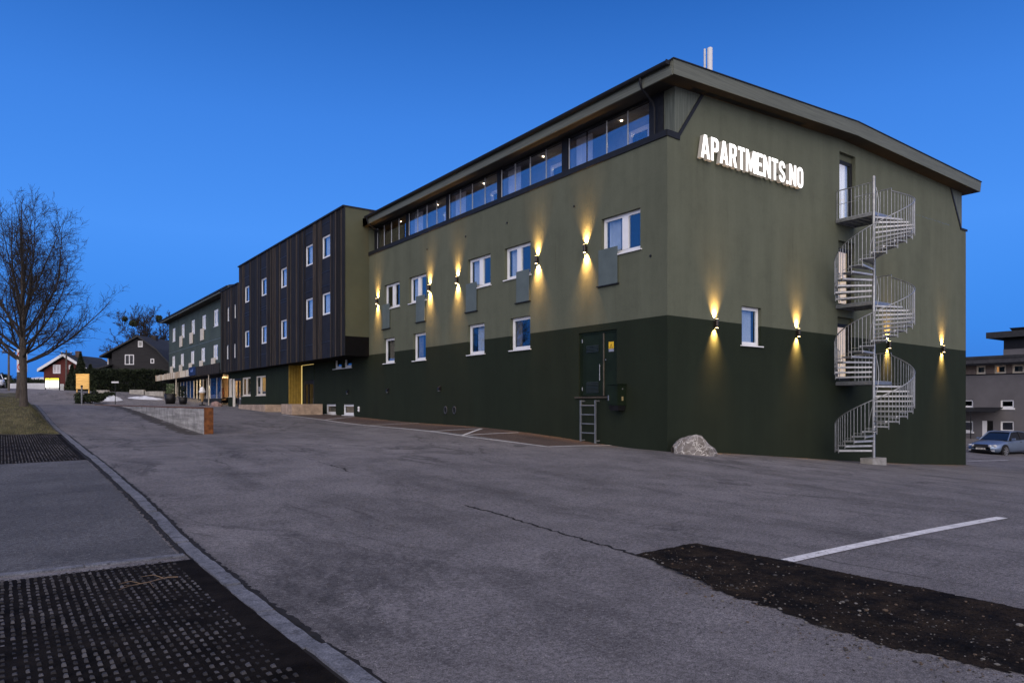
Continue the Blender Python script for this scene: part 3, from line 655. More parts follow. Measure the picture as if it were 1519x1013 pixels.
mb = MB(); mb.fbox(L0, 2.225, 2.45, 3.24, 3.325, .062, .069, pm('sign_grey', (.25, .27, .33), .5, .1)); mb.build('notice_plate', dr)
# ground floor entrance door under the overhang
mb = MB(); F = L0
mb.fbox(F, 27.85, 29.82, 3.1, 4.05, -.03, -.001, GREENB)
for k in range(12): y = 27.9+k*.165; mb.fbox(F, y, y+.03, 3.1, 4.05, -.06, -.0305, GREENB)
mb.build('entrance_cladding', B)
mb = MB(); mb.fbox(F, 27.9, 28.05, 1.05, 3.1, .02, .1, DARKM); mb.fbox(F, 29.5, 29.8, 1.05, 3.1, .02, .1, DARKM); mb.fbox(F, 28.05, 29.5, 2.85, 3.1, .021, .099, DARKM); mb.fbox(F, 28.05, 29.5, 1.05, 1.15, .021, .099, DARKM); mb.fbox(F, 28.85, 28.95, 1.15, 2.85, .021, .099, DARKM)
ed = mb.build('entrance_door', B)
mb = MB(); mb.fbox(F, 28.05, 29.5, 1.15, 2.85, .05, .056, GLASS); mb.build('pane', ed)
mb = MB(); mb.fbox(F, 28.2, 28.6, 1.7, 2.5, .5, .52, pm('poster_red', (.3, .1, .07), .6)); mb.fbox(F, 29.1, 29.4, 1.6, 2.0, .5, .52, WHITE); mb.fbox(F, 28.3, 28.55, 1.9, 2.2, .48, .499, WHITE); mb.build('poster', ed)
mb = MB(); mb.fbox(F, 27.0, 30, .9, 4, 1.2, 1.25, pm('hall_wall', (.12, .09, .07), .8)); mb.build('hall_wall', ed)

# ================================================================== wall lamps
def lamp_proto():
    r = empty('wall_lamp', (0, 0, 0))
    mb = MB(); mb.lathe([(0, -.13), (.046, -.13), (.05, -.125), (.05, -.06), (.05, .06), (.05, .125), (.046, .13), (0, .13)], (0, -.095, 0), LAMPB, 18); mb.box(-.035, .035, -.05, 0, -.07, .07, LAMPB)
    mb.build('housing', r, True)
    for s in (1, -1):
        mb = MB(); mb.lathe([(0, .001*s), (.04, .001*s), (.047, -.012*s)], (0, -.095, .134*s), WARM, 16); mb.build('lens', r, True)
        ld = bpy.data.lights.new('lamp_beam', 'SPOT'); ld.energy = 880 if s > 0 else 1450; ld.color = (1, .52, .16); ld.spot_size = math.radians(88); ld.spot_blend = 1.0; ld.shadow_soft_size = .035
        lo = bpy.data.objects.new('lamp_beam', ld); COL.objects.link(lo); lo.parent = r; lo.location = (0, -.078, .14*s)
        lo.rotation_euler = (math.radians(31) if s < 0 else PI-math.radians(31), 0, 0)
    return r
lp = lamp_proto()
LOC = [((0, 3.40, 6.60), -PI/2, 'twin beam wall lamp on the long facade left of the largest white window'),
       ((0, 5.93, 6.66), -PI/2, 'twin beam wall lamp on the long facade second from the corner, between upper windows'),
       ((0, 11.30, 6.72), -PI/2, 'twin beam wall lamp in the middle of the five on the long facade'),
       ((0, 13.64, 6.70), -PI/2, 'twin beam wall lamp on the long facade just right of the fourth upper window'),
       ((0, 18.95, 6.75), -PI/2, 'twin beam wall lamp at the far end beside the black clad building'),
       ((2.06, 0, 4.02), 0, 'twin beam wall lamp on the gable wall above the boulder, lighting dark green below'),
       ((6.33, 0, 4.0), 0, 'twin beam wall lamp on the gable between the small window and the spiral stair'),
       ((12.40, 0, 3.9), 0, 'twin beam wall lamp on the gable seen through the spiral staircase railing'),
       ((17.0, 0, 3.95), 0, 'twin beam wall lamp on the gable near its right hand end')]
for i, (loc, rz, lab) in enumerate(LOC):
    o = lp if i == 0 else copy_tree(lp)
    o.location = loc; o.rotation_euler = (0, 0, rz); tag(o, lab, 'wall lamp', 'lit up and down wall lamps')
# small unlit hooded lights low on the long facade
def hood():
    r = empty('hooded_light', (0, 0, 0))
    mb = MB(); mb.box(-.05, .05, -.02, 0, -.12, .1, BLK); mb.hexa([(-.07, -.13, -.06), (.07, -.13, -.06), (.07, -.021, -.13), (-.07, -.021, -.13), (-.07, -.12, .02), (.07, -.12, .02), (.07, -.021, .11), (-.07, -.021, .11)], BLK); mb.build('housing', r, True)
    mb = MB(); mb.box(-.05, .05, -.11, -.03, -.125, -.1, pm('frosted_lens', (.2, .2, .2), .3)); mb.build('lens', r, True); return r
hp = hood()
for i, (y, lab) in enumerate(((12.74, 'small dark hooded light on the green base wall, right of the round vents'), (17.75, 'small dark hooded light on the green base wall, middle of three'), (22.65, 'small dark hooded light on the green base wall, nearest the overhang'))):
    o = hp if i == 0 else copy_tree(hp); o.location = (0, y, 2.3); o.rotation_euler = (0, 0, -PI/2); tag(o, lab, 'hooded light', 'unlit lights on the base wall')
# round vents, outlet, meter box, ladder
def vent(y, lab):
    r = empty('round_vent', (0, y, 1.372), 0, lab, 'vent', 'round vents low on the wall'); mb = MB(); n = 20; g = pm('vent_metal', (.06, .062, .07), .4, .2)
    for r0, r1, d in ((.13, .10, -.03),):
        for k in range(n):
            a, b = 2*PI*k/n, 2*PI*(k+1)/n
            c = lambda r_, t, dd: (dd, r_*math.cos(t), r_*math.sin(t)*1.25)
            mb.face([c(r0, a, d), c(r0, b, d), c(r1, b, d), c(r1, a, d)], g); mb.face([c(r0, a, 0), c(r0, b, 0), c(r0, b, d), c(r0, a, d)], g); mb.face([c(r1, a, d), c(r1, b, d), c(r1, b, -.005), c(r1, a, -.005)], g)
    mb.build('rim', r, True); mb = MB()
    for k in range(5): z = -.09+k*.04; mb.box(-.012, -.003, -.08, .08, z, z+.02, BLK)
    mb.build('grille', r, True)
vent(11.58, 'round grey vent low on the dark base wall, right of the pair'); vent(12.3, 'round grey vent low on the dark base wall, left of the pair')
mb = MB(); mb.box(-.03, 0, 21.2, 21.31, 1.23, 1.50, WHITE); mb.box(-.075, -.03, 21.225, 21.285, 1.40, 1.46, WHITE); mb.box(-.075, -.03, 21.225, 21.285, 1.27, 1.33, WHITE)
tag(mb.build('tap_box'), 'small white outlet plate low on the wall beside the basement windows', 'outlet')
r = empty('meter_box', (0, 1.84, 1.58), 0, 'dark green metal cabinet mounted on the wall right of the raised door', 'cabinet')
mb = MB(); mb.box(-.36, -.005, 1.62, 2.06, 1.58, 2.2, DOORG); mb.box(-.39, 0, 1.6, 2.08, 2.2, 2.225, DOORG); mb.build('body', r)
mb = MB(); mb.box(-.37, -.362, 1.65, 2.03, 1.61, 2.17, DOORG); mb.build('cabinet_door', r)
mb = MB(); mb.box(-.39, -.371, 1.98, 2.01, 1.72, 1.88, GALV); mb.build('handle', r)
mb = MB(); mb.box(-.20, -.13, 1.612, 1.6195, 1.72, 1.84, pm('latch_brass', (.35, .28, .14), .4)); mb.box(-.18, -.14, 1.614, 1.6195, 2.05, 2.09, GALV); mb.build('latch', r)
mb = MB(); mb.hexa([(-.3, 1.66, 1.42), (-.03, 1.66, 1.42), (-.03, 2.0, 1.42), (-.3, 2.0, 1.42), (-.33, 1.64, 1.579), (-.01, 1.64, 1.579), (-.01, 2.04, 1.579), (-.33, 2.04, 1.579)], BLK); mb.build('cable_hood', r)
r = empty('steel_ladder', (0, 3.15, .4), 0, 'short grey steel ladder below the raised service door', 'ladder')
LG = pm('ladder_steel', (.20, .215, .225), .45, .2, metal=.4)
for y in (2.80, 3.49):
    mb = MB(); mb.box(-.20, -.15, y-.022, y+.022, .36, 1.74, LG); mb.box(-.15, -.002, y-.02, y+.02, 1.69, 1.735, LG); mb.box(-.15, -.002, y-.02, y+.02, .44, .48, LG); mb.box(-.24, -.1, y-.05, y+.05, H(-.17, y), .36, LG); mb.build('rail', r)
for k in range(4):
    z = .70+.29*k; mb = MB(); mb.tube([(-.175, 2.822, z), (-.175, 3.468, z)], .02, LG, 10); mb.build('rung', r)

# ================================================================== lit letter sign
def arc(cx, cy, rx, ry, a0, a1, n=6): return [(cx+rx*math.cos(math.radians(a0+(a1-a0)*i/n)), cy+ry*math.sin(math.radians(a0+(a1-a0)*i/n))) for i in range(n+1)]
def rr(x0, y0, x1, y1, r, n=6): return arc(x1-r, y1-r, r, r, 0, 90, n)+arc(x0+r, y1-r, r, r, 90, 180, n)+arc(x0+r, y0+r, r, r, 180, 270, n)+arc(x1-r, y0+r, r, r, 270, 360, n)
def stroke(path, hw):
    L, R = [], []
    for i, p in enumerate(path):
        a = path[max(i-1, 0)]; b = path[min(i+1, len(path)-1)]
        d1 = Vector(p)-Vector(a); d2 = Vector(b)-Vector(p)
        d1 = d1.normalized() if d1.length > 0 else d2.normalized(); d2 = d2.normalized() if d2.length > 0 else d1
        t = (d1+d2).normalized(); k = hw/max(.6, t.dot(d1)); n = Vector((-t.y, t.x))*k
        L.append((p[0]+n.x, p[1]+n.y)); R.append((p[0]-n.x, p[1]-n.y))
    return L+R[::-1]
sp = arc(.27, .70, .185, .21, 0, 180, 8)+[(.085, .66), (.14, .57), (.27, .49), (.40, .41), (.455, .30)]+arc(.27, .30, .185, .21, 0, -180, 8)
GLY = {'A': (.62, [(0, 0), (.18, 0), (.22, .2), (.40, .2), (.44, 0), (.62, 0), (.41, 1), (.21, 1)], [[(.245, .34), (.375, .34), (.31, .74)]]),
 'P': (.55, [(0, 0), (.18, 0), (.18, .4), (.34, .4)]+arc(.34, .61, .21, .21, -90, 0)+arc(.34, .79, .21, .21, 0, 90)+[(0, 1)], [[(.18, .55), (.31, .55), (.37, .62), (.37, .78), (.31, .85), (.18, .85)]]),
 'R': (.57, [(0, 0), (.18, 0), (.18, .41), (.25, .41), (.38, 0), (.57, 0), (.43, .44)]+arc(.34, .63, .21, .19, -60, 0)+arc(.34, .79, .21, .21, 0, 90)+[(0, 1)], [[(.18, .55), (.31, .55), (.37, .62), (.37, .78), (.31, .85), (.18, .85)]]),
 'T': (.52, [(.17, 0), (.35, 0), (.35, .84), (.52, .84), (.52, 1), (0, 1), (0, .84), (.17, .84)], []),
 'M': (.75, [(0, 0), (.16, 0), (.16, .6), (.31, .05), (.44, .05), (.59, .6), (.59, 0), (.75, 0), (.75, 1), (.55, 1), (.375, .42), (.2, 1), (0, 1)], []),
 'E': (.48, [(0, 0), (.48, 0), (.48, .16), (.18, .16), (.18, .42), (.42, .42), (.42, .57), (.18, .57), (.18, .84), (.48, .84), (.48, 1), (0, 1)], []),
 'N': (.6, [(0, 0), (.17, 0), (.17, .56), (.42, 0), (.6, 0), (.6, 1), (.43, 1), (.43, .44), (.18, 1), (0, 1)], []),
 'S': (.55, stroke(sp, .085), []), '.': (.17, [(0, 0), (.17, 0), (.17, .16), (0, .16)], []),
 'O': (.55, rr(0, 0, .55, 1, .26), [rr(.175, .16, .375, .84, .1)])}
FACEM = em('lit_letter_face', (1, .96, .88), 1.5); SIDEM = em('lit_letter_side', (.30, .28, .25), .42)
r = empty('letter_sign', (1.2, 0, 8.78), 0, 'lit white raised letters spelling APARTMENTS.NO on the gable wall', 'sign')
X = 1.22; HT = .685
for ch in 'APARTMENTS.NO':
    wd, ou, ho = GLY[ch]; mb = MB(); fn = lambda a, b, d, X=X: (X+a*HT*.94, d, 8.785+b*HT)
    mb.prism(ou, ho, fn, -.19, -.05, FACEM, SIDEM); mb.build('full_stop' if ch == '.' else 'letter', r); X += (wd*.94+.092)*HT*.975
# antenna on the roof
r = empty('roof_antenna', (3.2, 2.6, 11.2), 0, 'two pale vertical antenna panels standing on the roof above the lit letters', 'antenna')
AN = pm('antenna_grey', (.55, .56, .58), .5, .05)
pa = lambda px, D: CAM+FW*D+RT*((px-759.5)/1050*D)
a_ = pa(1045.3, 23.3); b_ = pa(1053, 23.3); zt = 1.6+529*23.3/1050
mb = MB(); mb.tube([(a_.x, a_.y, 11.1), (a_.x, a_.y, zt-.05)], .035, AN, 10); mb.build('mast', r)
mb = MB(); mb.tube([(b_.x, b_.y, 11.5), (b_.x, b_.y, zt-.03), (b_.x, b_.y, zt)], [.088, .088, .05], AN, 14); mb.build('panel', r)
mb = MB(); mb.box(a_.x-.03, b_.x+.03, min(a_.y, b_.y)-.02, max(a_.y, b_.y)+.02, 11.75, 11.81, DARKM); mb.build('bracket', r)

# ================================================================== spiral staircase
SX, SY, SR = 8.75, -1.35, 1.21
ST = empty('spiral_staircase', (SX, SY, H(SX, SY)), 0, 'galvanised steel spiral fire stair climbing the gable wall past three doors', 'staircase')
mb = MB(); mb.tube([(SX, SY, -.2), (SX, SY, 9.33), (SX, SY, 9.36)], [.052, .052, .02], GALV, 18); mb.build('pole', ST)
mb = MB(); mb.box(SX-.5, SX+.42, SY-.22, SY+.2, H(SX, SY)-.12, -.2, CONC); mb.build('footing', ST)
lv = [8.16, 5.13, 2.41]
def polar(a, r, z): return (SX+r*math.cos(a), SY+r*math.sin(a), z)
for z in lv:   # landings reach to the wall in front of each door
    mb = MB(); x1 = SX+SR
    mb.box(SX, x1, SY, -.02, z-.03, z, GALV2)
    for a, b, c, d in ((SX-.02, SX+.02, SY, -.01), (x1-.02, x1+.02, SY, -.01)): mb.box(a, b, c, d, z-.13, z-.031, GALV)
    mb.box(SX+.02, x1-.02, SY-.02, SY+.02, z-.13, z-.031, GALV); mb.box(SX+.02, x1-.02, -.05, -.01, z-.13, z-.031, GALV)
    for k in range(1, 5): y = SY+k*.26; mb.box(SX+.02, x1-.02, y-.012, y+.012, z-.1, z-.031, GALV)
    mb.build('landing', ST)
flights = [(lv[0], lv[1], 16, 270/16), (lv[1], lv[2], 16, 270/16), (lv[2], lv[2]-.168*15, 14, 16.5)]
for top_z, bot_z, nt_, st in flights:
    rise = (top_z-bot_z)/(nt_+1); stp = math.radians(st)
    for k in range(nt_):
        z = top_z-rise*(k+1); a1 = -stp*k; a0 = a1-stp*1.22
        mb = MB(); n = 4; rin, rout = .06, SR-.02
        arcp = [a0+(a1-a0)*i/n for i in range(n+1)]
        for i in range(n):
            q, p = arcp[i], arcp[i+1]
            c = [polar(q, rin, 0), polar(q, rout, 0), polar(p, rout, 0), polar(p, rin, 0)]
            mb.hexa([(x, y, z-.028) for x, y, _ in c]+[(x, y, z) for x, y, _ in c], GALV2)
        for aa in (a0, a1):       # bright nosing bars at front and rear edge
            u = Vector((math.cos(aa), math.sin(aa), 0)); t = Vector((-u.y, u.x, 0))*.014; o = Vector((SX, SY, 0)); m_ = pm('tread_nosing', (.52, .53, .54), .5, .2, 9, metal=.3)
            c = [o+u*rin-t, o+u*rout-t, o+u*rout+t, o+u*rin+t]
            mb.hexa([(*p.xy, z-.052) for p in c]+[(*p.xy, z+.004) for p in c], m_)
        mb.build('tread', ST)
    rl = MB(); hr = []; nb = nt_*3
    zf = lambda a: top_z-rise*(-a/stp)-rise*.5
    for i in range(nb+1):
        a = -stp*nt_*i/nb; zt_ = zf(a)+.98; k = min(nt_-1, int(i/3)); zb = top_z-rise*(k+1)-.05
        if i % 3 == 0: zb -= .05
        rl.tube([polar(a, SR, zb), polar(a, SR, zt_)], .0095 if i % 3 else .013, GALV, 6)
    for k in range(nt_):       # low rail above each tread
        z = top_z-rise*(k+1)+.09; A = [-stp*(k+j/3) for j in range(4)]; rl.tube([polar(a, SR, z) for a in A], .008, GALV, 6)
    ro = rl.build('railing', ST)
    h = MB(); A = [-stp*nt_*i/60 for i in range(61)]; h.tube([polar(a, SR, zf(a)+.99) for a in A], .019, GALV, 8); h.build('handrail', ro)
    h = MB(); A = [-stp*nt_*i/60 for i in range(61)]; h.tube([polar(a, .15, zf(a)+.92) for a in A], .014, GALV, 8); h.build('inner_handrail', ro)
for li, z in enumerate(lv):   # straight guards on the landings
    rl = MB(); x1 = SX+SR; ys = [SY+.13*i for i in range(0, 11)]
    for y in ys: rl.tube([(x1, y, z-.08), (x1, y, z+.98)], .0095, GALV, 6)
    hd = MB(); hd.tube([(x1, SY, z+.99), (x1, -.03, z+.99)], .019, GALV, 8)
    if li == 0:
        for y in ys[1:]: rl.tube([(SX, y, z-.08), (SX, y, z+.98)], .0095, GALV, 6)
        rl.tube([(SX, SY, z+.5), (SX, -.03, z+.5)], .009, GALV, 6); hd.tube([(SX, SY, z+.99), (SX, -.03, z+.99)], .019, GALV, 8)
    ro = rl.build('railing', ST); hd.build('handrail', ro)

# ================================================================== BLACK CLAD BUILDING
BK = empty('timber_building', (0, 30, 1.1), 0, 'black timber clad building overhanging a green boarded ground floor', 'building')
XB = -1.33; FB = FL(XB)
cols = [(21.78, 23.12, [(9.36, 10.55), (6.35, 7.52)]), (24.32, 25.66, [(9.35, 10.51), (6.36, 7.53)]), (28.70, 30.06, [(8.72, 9.92), (5.59, 6.765)]), (32.68, 34.1, [(8.72, 9.88), (5.58, 6.77)]), (36.62, 38.0, [(8.74, 9.88), (5.615, 6.765)])]
wins = [(a+.02, b-.02, z0, z1) for a, b, zz in cols for z0, z1 in zz]
slits = [(40.3, 40.72, 7.94, 8.98), (42.1, 42.70, 7.91, 8.98), (40.35, 40.8, 5.04, 6.08), (42.3, 42.9, 5.05, 6.11)]
mb = MB()
wallgrid(mb, FB, 20, 39.4, 4.06, 11.5, wins, .1, BLACKC); wallgrid(mb, FB, 39.4, 44.55, 4.06, 10.36, slits, .1, BLACKC)
mb.face([(XB, 20, 5.04), (0, 20, 5.04), (0, 20, 11.5), (XB, 20, 11.5)], OLIVEW)
mb.face([(XB, 20, 4.06), (0, 20, 4.06), (0, 20, 5.04), (XB, 20, 5.04)], PITCH)
mb.face([(0, 20, 11.0), (12, 20, 11.0), (12, 20, 11.5), (0, 20, 11.5)], BATTB)
mb.face([(XB, 20, 4.06), (XB, 45, 4.06), (0, 45, 4.06), (0, 20, 4.06)], PITCH)
mb.face([(XB, 39.4, 10.36), (12, 39.4, 10.36), (12, 39.4, 11.5), (XB, 39.4, 11.5)], BLACKC)
mb.face([(XB, 44.55, 4.06), (12, 44.55, 4.06), (12, 44.55, 10.36), (XB, 44.55, 10.36)], BLACKC)
mb.face([(XB, 20, 11.5), (12, 20, 11.5), (12, 39.4, 11.5), (XB, 39.4, 11.5)], ROOFM); mb.face([(XB, 39.4, 10.36), (12, 39.4, 10.36), (12, 44.55, 10.36), (XB, 44.55, 10.36)], ROOFM)
mb.face([(12, 20, 0), (12, 44.55, 0), (12, 44.55, 11.5), (12, 20, 11.5)], BLACKC)
mb.build('wall', BK)
mb = MB(); rnd = random.Random(17)
def boards(a, b, z0, z1, holes=()):
    y = a+.01
    while y < b-.05:
        wd = rnd.choice([.035, .045, .06, .13, .16]); wd = min(wd, b-y-.005); m = BATTB if wd < .07 and rnd.random() < .6 else BATT
        d = -.035-rnd.uniform(0, .015) if wd < .07 else -.018-rnd.uniform(0, .008)
        spans = [(z0, z1)]
        for h in holes:
            if y+wd > h[0]-.02 and y < h[1]+.02: spans = [q for s in spans for q in ((s[0], min(s[1], h[2]-.02)), (max(s[0], h[3]+.02), s[1])) if q[1]-q[0] > .05]
        for s in spans: mb.fbox(FB, y, y+wd, s[0], s[1], d, -.002, m)
        y += wd+rnd.choice([.0, .05, .09, .14])
edge = 20.06
for a, b, _ in cols: boards(edge, a-.03, 4.07, 11.5); edge = b+.03
boards(edge, 39.38, 4.07, 11.5); boards(39.42, 44.5, 4.07, 10.36, slits)
mb.build('cladding', BK)
mb = MB()
for a, b, zz in cols:
    for z in [4.9, zz[0][0]-.75, zz[0][1]+.62, zz[1][1]+1.05 if zz[0][0] < 9 else zz[1][1]+.35]:
        if z < 11.4 and all(not (q0-.03 < z < q1+.03) for q0, q1 in zz): mb.fbox(FB, a, b, z, z+.025, -.02, -.002, pm('panel_joint', (.022, .024, .032), .5))
    for y in (a-.03, b): mb.fbox(FB, y, y+.03, 4.07, 11.5, -.05, -.002, BATTB if rnd.random() < .6 else BATT)
mb.build('panel_joints', BK)
mb = MB(); mb.box(XB-.09, XB+.2, 19.97, 39.45, 11.5, 11.58, DARKM); mb.box(XB+.2, 12, 19.97, 20.15, 11.5, 11.58, DARKM); mb.box(XB-.09, XB+.2, 39.46, 44.6, 10.36, 10.43, DARKM); mb.box(XB-.02, XB+.03, 19.975, 20.0, 4.06, 11.5, DARKM); mb.build('parapet_cap', BK)
for k, (a0, a1, z0, z1) in enumerate(wins): window(BK, FB, a0, a1, z0, z1, .06, .09, (), 0, curtain=[(.15, .85, CURT)] if k % 3 != 1 else [(.05, .95, CURT)])
for a0, a1, z0, z1 in slits: window(BK, FB, a0, a1, z0, z1, .05, .06, (), 0)
# green boarded ground floor, recessed under the overhang
XG = -.8; FGR = FL(XG)
gw = [(43.35, 45.56-1.1, 2.2, 3.63), (38.32, 40.59, 2.22, 3.585), (34.81, 37.08, 2.22, 3.575)]; gd = (40.85, 43.25, 1.36, 3.57)
mb = MB(); wallgrid(mb, FGR, 30.02, 44.5, .6, 4.05, gw+[gd], .12, GREENB)
hs = gw+[gd]; y = 30.05
while y < 44.45:
    spans = [(.7, 4.05)]
    for h in hs:
        if y+.03 > h[0] and y < h[1]: spans = [q for s in spans for q in ((s[0], min(s[1], h[2])), (max(s[0], h[3]), s[1])) if q[1]-q[0] > .05]
    for s in spans: mb.fbox(FGR, y, y+.028, s[0], s[1], -.035, -.002, GREENB)
    y += .19
mb.build('ground_floor_wall', BK)
mb = MB(); mb.box(XG-.03, -.04, 30.0, 30.018, .7, 4.05, YELLOWC); nn = 5
for k in range(nn): x = XG+.0+k*.17; mb.box(x, x+.05, 29.955, 29.998, .75, 4.05, YELLOWC)
mb.build('yellow_cladding', BK)
mb = MB(); mb.box(-.055, -.03, 29.86, 29.9, 1.0, 4.02, em('warm_led_strip', (1, .72, .25), .9)); mb.box(-.055, -.03, 27.86, 29.86, 4.02, 4.04, em('warm_led_strip', (1, .72, .25), .9)); mb.build('led_strip', BK)
BEIGEF = pm('cream_frame', (.72, .66, .55), .5, .05)
for a0, a1, z0, z1 in gw: window(BK, FGR, a0, a1, z0, z1, .06, .1, [((a0+a1)/2+.1, .22)], .03, mf=BEIGEF)
mb = MB(); a0, a1, z0, z1 = gd; mb.fbox(FGR, a0, a0+.12, z0, z1, .02, .1, DARKM); mb.fbox(FGR, a1-.5, a1, z0, z1, .02, .1, BEIGEF); mb.fbox(FGR, a0+.12, a1-.5, z1-.15, z1, .021, .1, DARKM); mb.fbox(FGR, (a0+a1)/2-.3, (a0+a1)/2-.15, z0+.1, z1-.15, .021, .1, DARKM); mb.fbox(FGR, a0, a1, z0-.1, z0, -.2, .1, WHITE)
gdd = mb.build('glazed_door', BK); mb = MB(); mb.fbox(FGR, a0+.12, a1-.5, z0, z1-.15, .05, .056, GLASS); mb.build('pane', gdd)
mb = MB(); mb.face([(XG+1.6, 30.05, .7), (XG+1.6, 44.5, .7), (XG+1.6, 44.5, 4.04), (XG+1.6, 30.05, 4.04)], pm('dim_room', (.10, .085, .07), .8, .5, 1.2)); mb.build('room_wall', BK)
mb = MB(); mb.tube([(.2, 37.0, 11.5), (.2, 37.0, 12.0)], .12, GALV, 12); mb.lathe([(.0, .1), (.2, .06), (.2, 0), (0, 0)], (.2, 37, 12.0), GALV, 12); mb.box(-.3, -.05, 36.5, 36.75, 11.5, 11.8, WHITE)
tag(mb.build('roof_vent'), 'small pale metal vent pipe on the flat roof of the black building', 'vent')
# planters by the entrances
def planter(x0, x1, y0, y1, zt, lab):
    r = empty('concrete_planter', ((x0+x1)/2, (y0+y1)/2, H((x0+x1)/2, y0)), 0, lab, 'planter', 'tan concrete planters'); t = .1
    zb = min(H(x0, y0), H(x1, y1))-.25; mb = MB()
    for c in ((x0, x1, y0, y0+t), (x0, x1, y1-t, y1), (x0, x0+t, y0+t, y1-t), (x1-t, x1, y0+t, y1-t)): mb.box(*c, zb, zt, TANC)
    mb.build('wall', r); mb = MB(); mb.box(x0+t, x1-t, y0+t, y1-t, zb, zt-.1, SOIL); mb.build('soil', r)
planter(-2.25, -.5, 25.16, 27.0, 1.63, 'tan concrete planter box before the yellow boarded entrance')
planter(-2.45, -1.25, 29.4, 35.2, 1.60, 'long tan concrete planter box before the cream framed windows')

# ================================================================== SAGE GREEN WING WITH SHOP
WG = empty('hotel_wing', (0, 60, 1.7), 0, 'sage green three storey wing with cream balcony panels above a shop', 'building')
up = [(69.78, 71.4, 8.46, 9.915), (65.02, 66.6, 8.5, 9.9), (60.24, 61.8, 8.5, 9.9), (55.67, 57.21, 8.54, 9.9), (51.08, 52.69, 8.46, 9.93)]
lo = [(69.96, 71.6, 5.62, 6.9), (65.35, 67.0, 5.6, 6.9), (60.53, 62.1, 5.6, 6.88), (56.02, 57.6, 5.6, 6.89), (51.24, 52.9, 5.55, 6.86)]
mb = MB(); wallgrid(mb, L0, 44.56, 73.35, 4.3, 10.72, up+lo, .12, WINGC)
mb.face([(0, 73.35, 0), (11, 73.35, 0), (11, 73.35, 10.72), (0, 73.35, 10.72)], WINGC); mb.face([(11, 44.6, 0), (11, 73.35, 0), (11, 73.35, 10.7), (11, 44.6, 10.7)], WINGC)
mb.fbox(L0, 44.6, 73.35, 7.28, 7.34, -.02, -.002, PANELG)
for y in (48.2, 54, 58.8, 63.4, 68): mb.fbox(L0, y, y+.03, 4.6, 10.7, -.012, -.002, WINGC)
mb.build('wall', WG)
for i, (a0, a1, z0, z1) in enumerate(up+lo):
    window(WG, L0, a0, a1, z0, z1, .05, .2, [((a0+a1)/2, .35)], .03, curtain=[(.05, .95, pm('white_blind', (.75, .76, .76), .8, .04))])
pan = [(65.9, 67.25, 7.62, 8.75), (60.95, 62.4, 7.62, 8.7), (56.29, 57.65, 7.6, 8.69), (70.9, 72.4, 4.9, 5.8), (66.0, 67.5, 4.9, 5.75), (61.4, 62.73, 4.9, 5.72), (56.7, 58.04, 4.9, 5.72), (51.96, 53.4, 5.05, 5.72)]
for a0, a1, z0, z1 in pan: mb = MB(); mb.fbox(L0, a0, a1, z0, z1, -.07, -.03, CREAM); mb.fbox(L0, a0+.1, a1-.1, z0+.1, z1-.1, -.03, -.002, CREAM); mb.build('balcony_panel', WG)
mb = MB(); mb.box(-.75, 11.5, 44.6, 74.1, 10.72, 10.82, SOFF); mb.box(-.8, -.751, 44.6, 74.1, 10.70, 11.0, VERGE); mb.box(-.9, -.801, 44.6, 74.1, 10.86, 10.98, DARKM)
mb.hexa([(-.75, 44.6, 10.821), (11.5, 44.6, 10.821), (11.5, 74.1, 10.821), (-.75, 74.1, 10.821), (-.75, 44.6, 11.03), (5, 44.6, 12.3), (5, 74.1, 12.3), (-.75, 74.1, 11.03)], ROOFM); mb.build('roof', WG)
# canopy over the shop front
mb = MB(); mb.box(-1.30, 0, 45.0, 73.1, 4.22, 4.32, DARKM); mb.box(-1.36, -1.30, 45.0, 53.2, 4.1, 4.9, BATT)
for k in range(40): y = 45.05+k*.2; mb.box(-1.375, -1.361, y, y+.05, 4.1, 4.9, BATTB if k % 3 else BATT)
cn = mb.build('canopy', WG)
mb = MB(); y = 56.0; rnd = random.Random(2)
while y < 73.0:
    wd = rnd.uniform(.28, .4); mb.box(-1.36-rnd.uniform(0, .05), -1.31, y, y+wd, 4.18, 4.77+rnd.uniform(-.03, .05), CREAM if rnd.random() < .7 else pm('tan_slat', (.45, .36, .25), .7, .2)); y += wd+.09
mb.build('slat_fascia', cn)
mb = MB(); mb.box(-1.42, -1.36, 53.3, 55.9, 4.2, 4.95, pm('navy_sign', (.012, .022, .075), .4, .1)); sb = mb.build('sign_board', cn)
mb = MB(); m_ = pm('sign_pale_blue', (.16, .25, .55), .5, .3, 8)
rnd = random.Random(12)
for k in range(5): y = 54.2+k*.2; mb.box(-1.428, -1.421, y, y+.13, 4.52, 4.52+rnd.choice([.2, .24, .16]), m_)
mb.build('sign_motif', sb)
for y in (49.2, 62.8): mb = MB(); mb.tube([(-1.2, y, H(-1.2, y)-.05), (-1.2, y, 4.22)], .045, CREAM, 8); mb.build('canopy_post', cn)
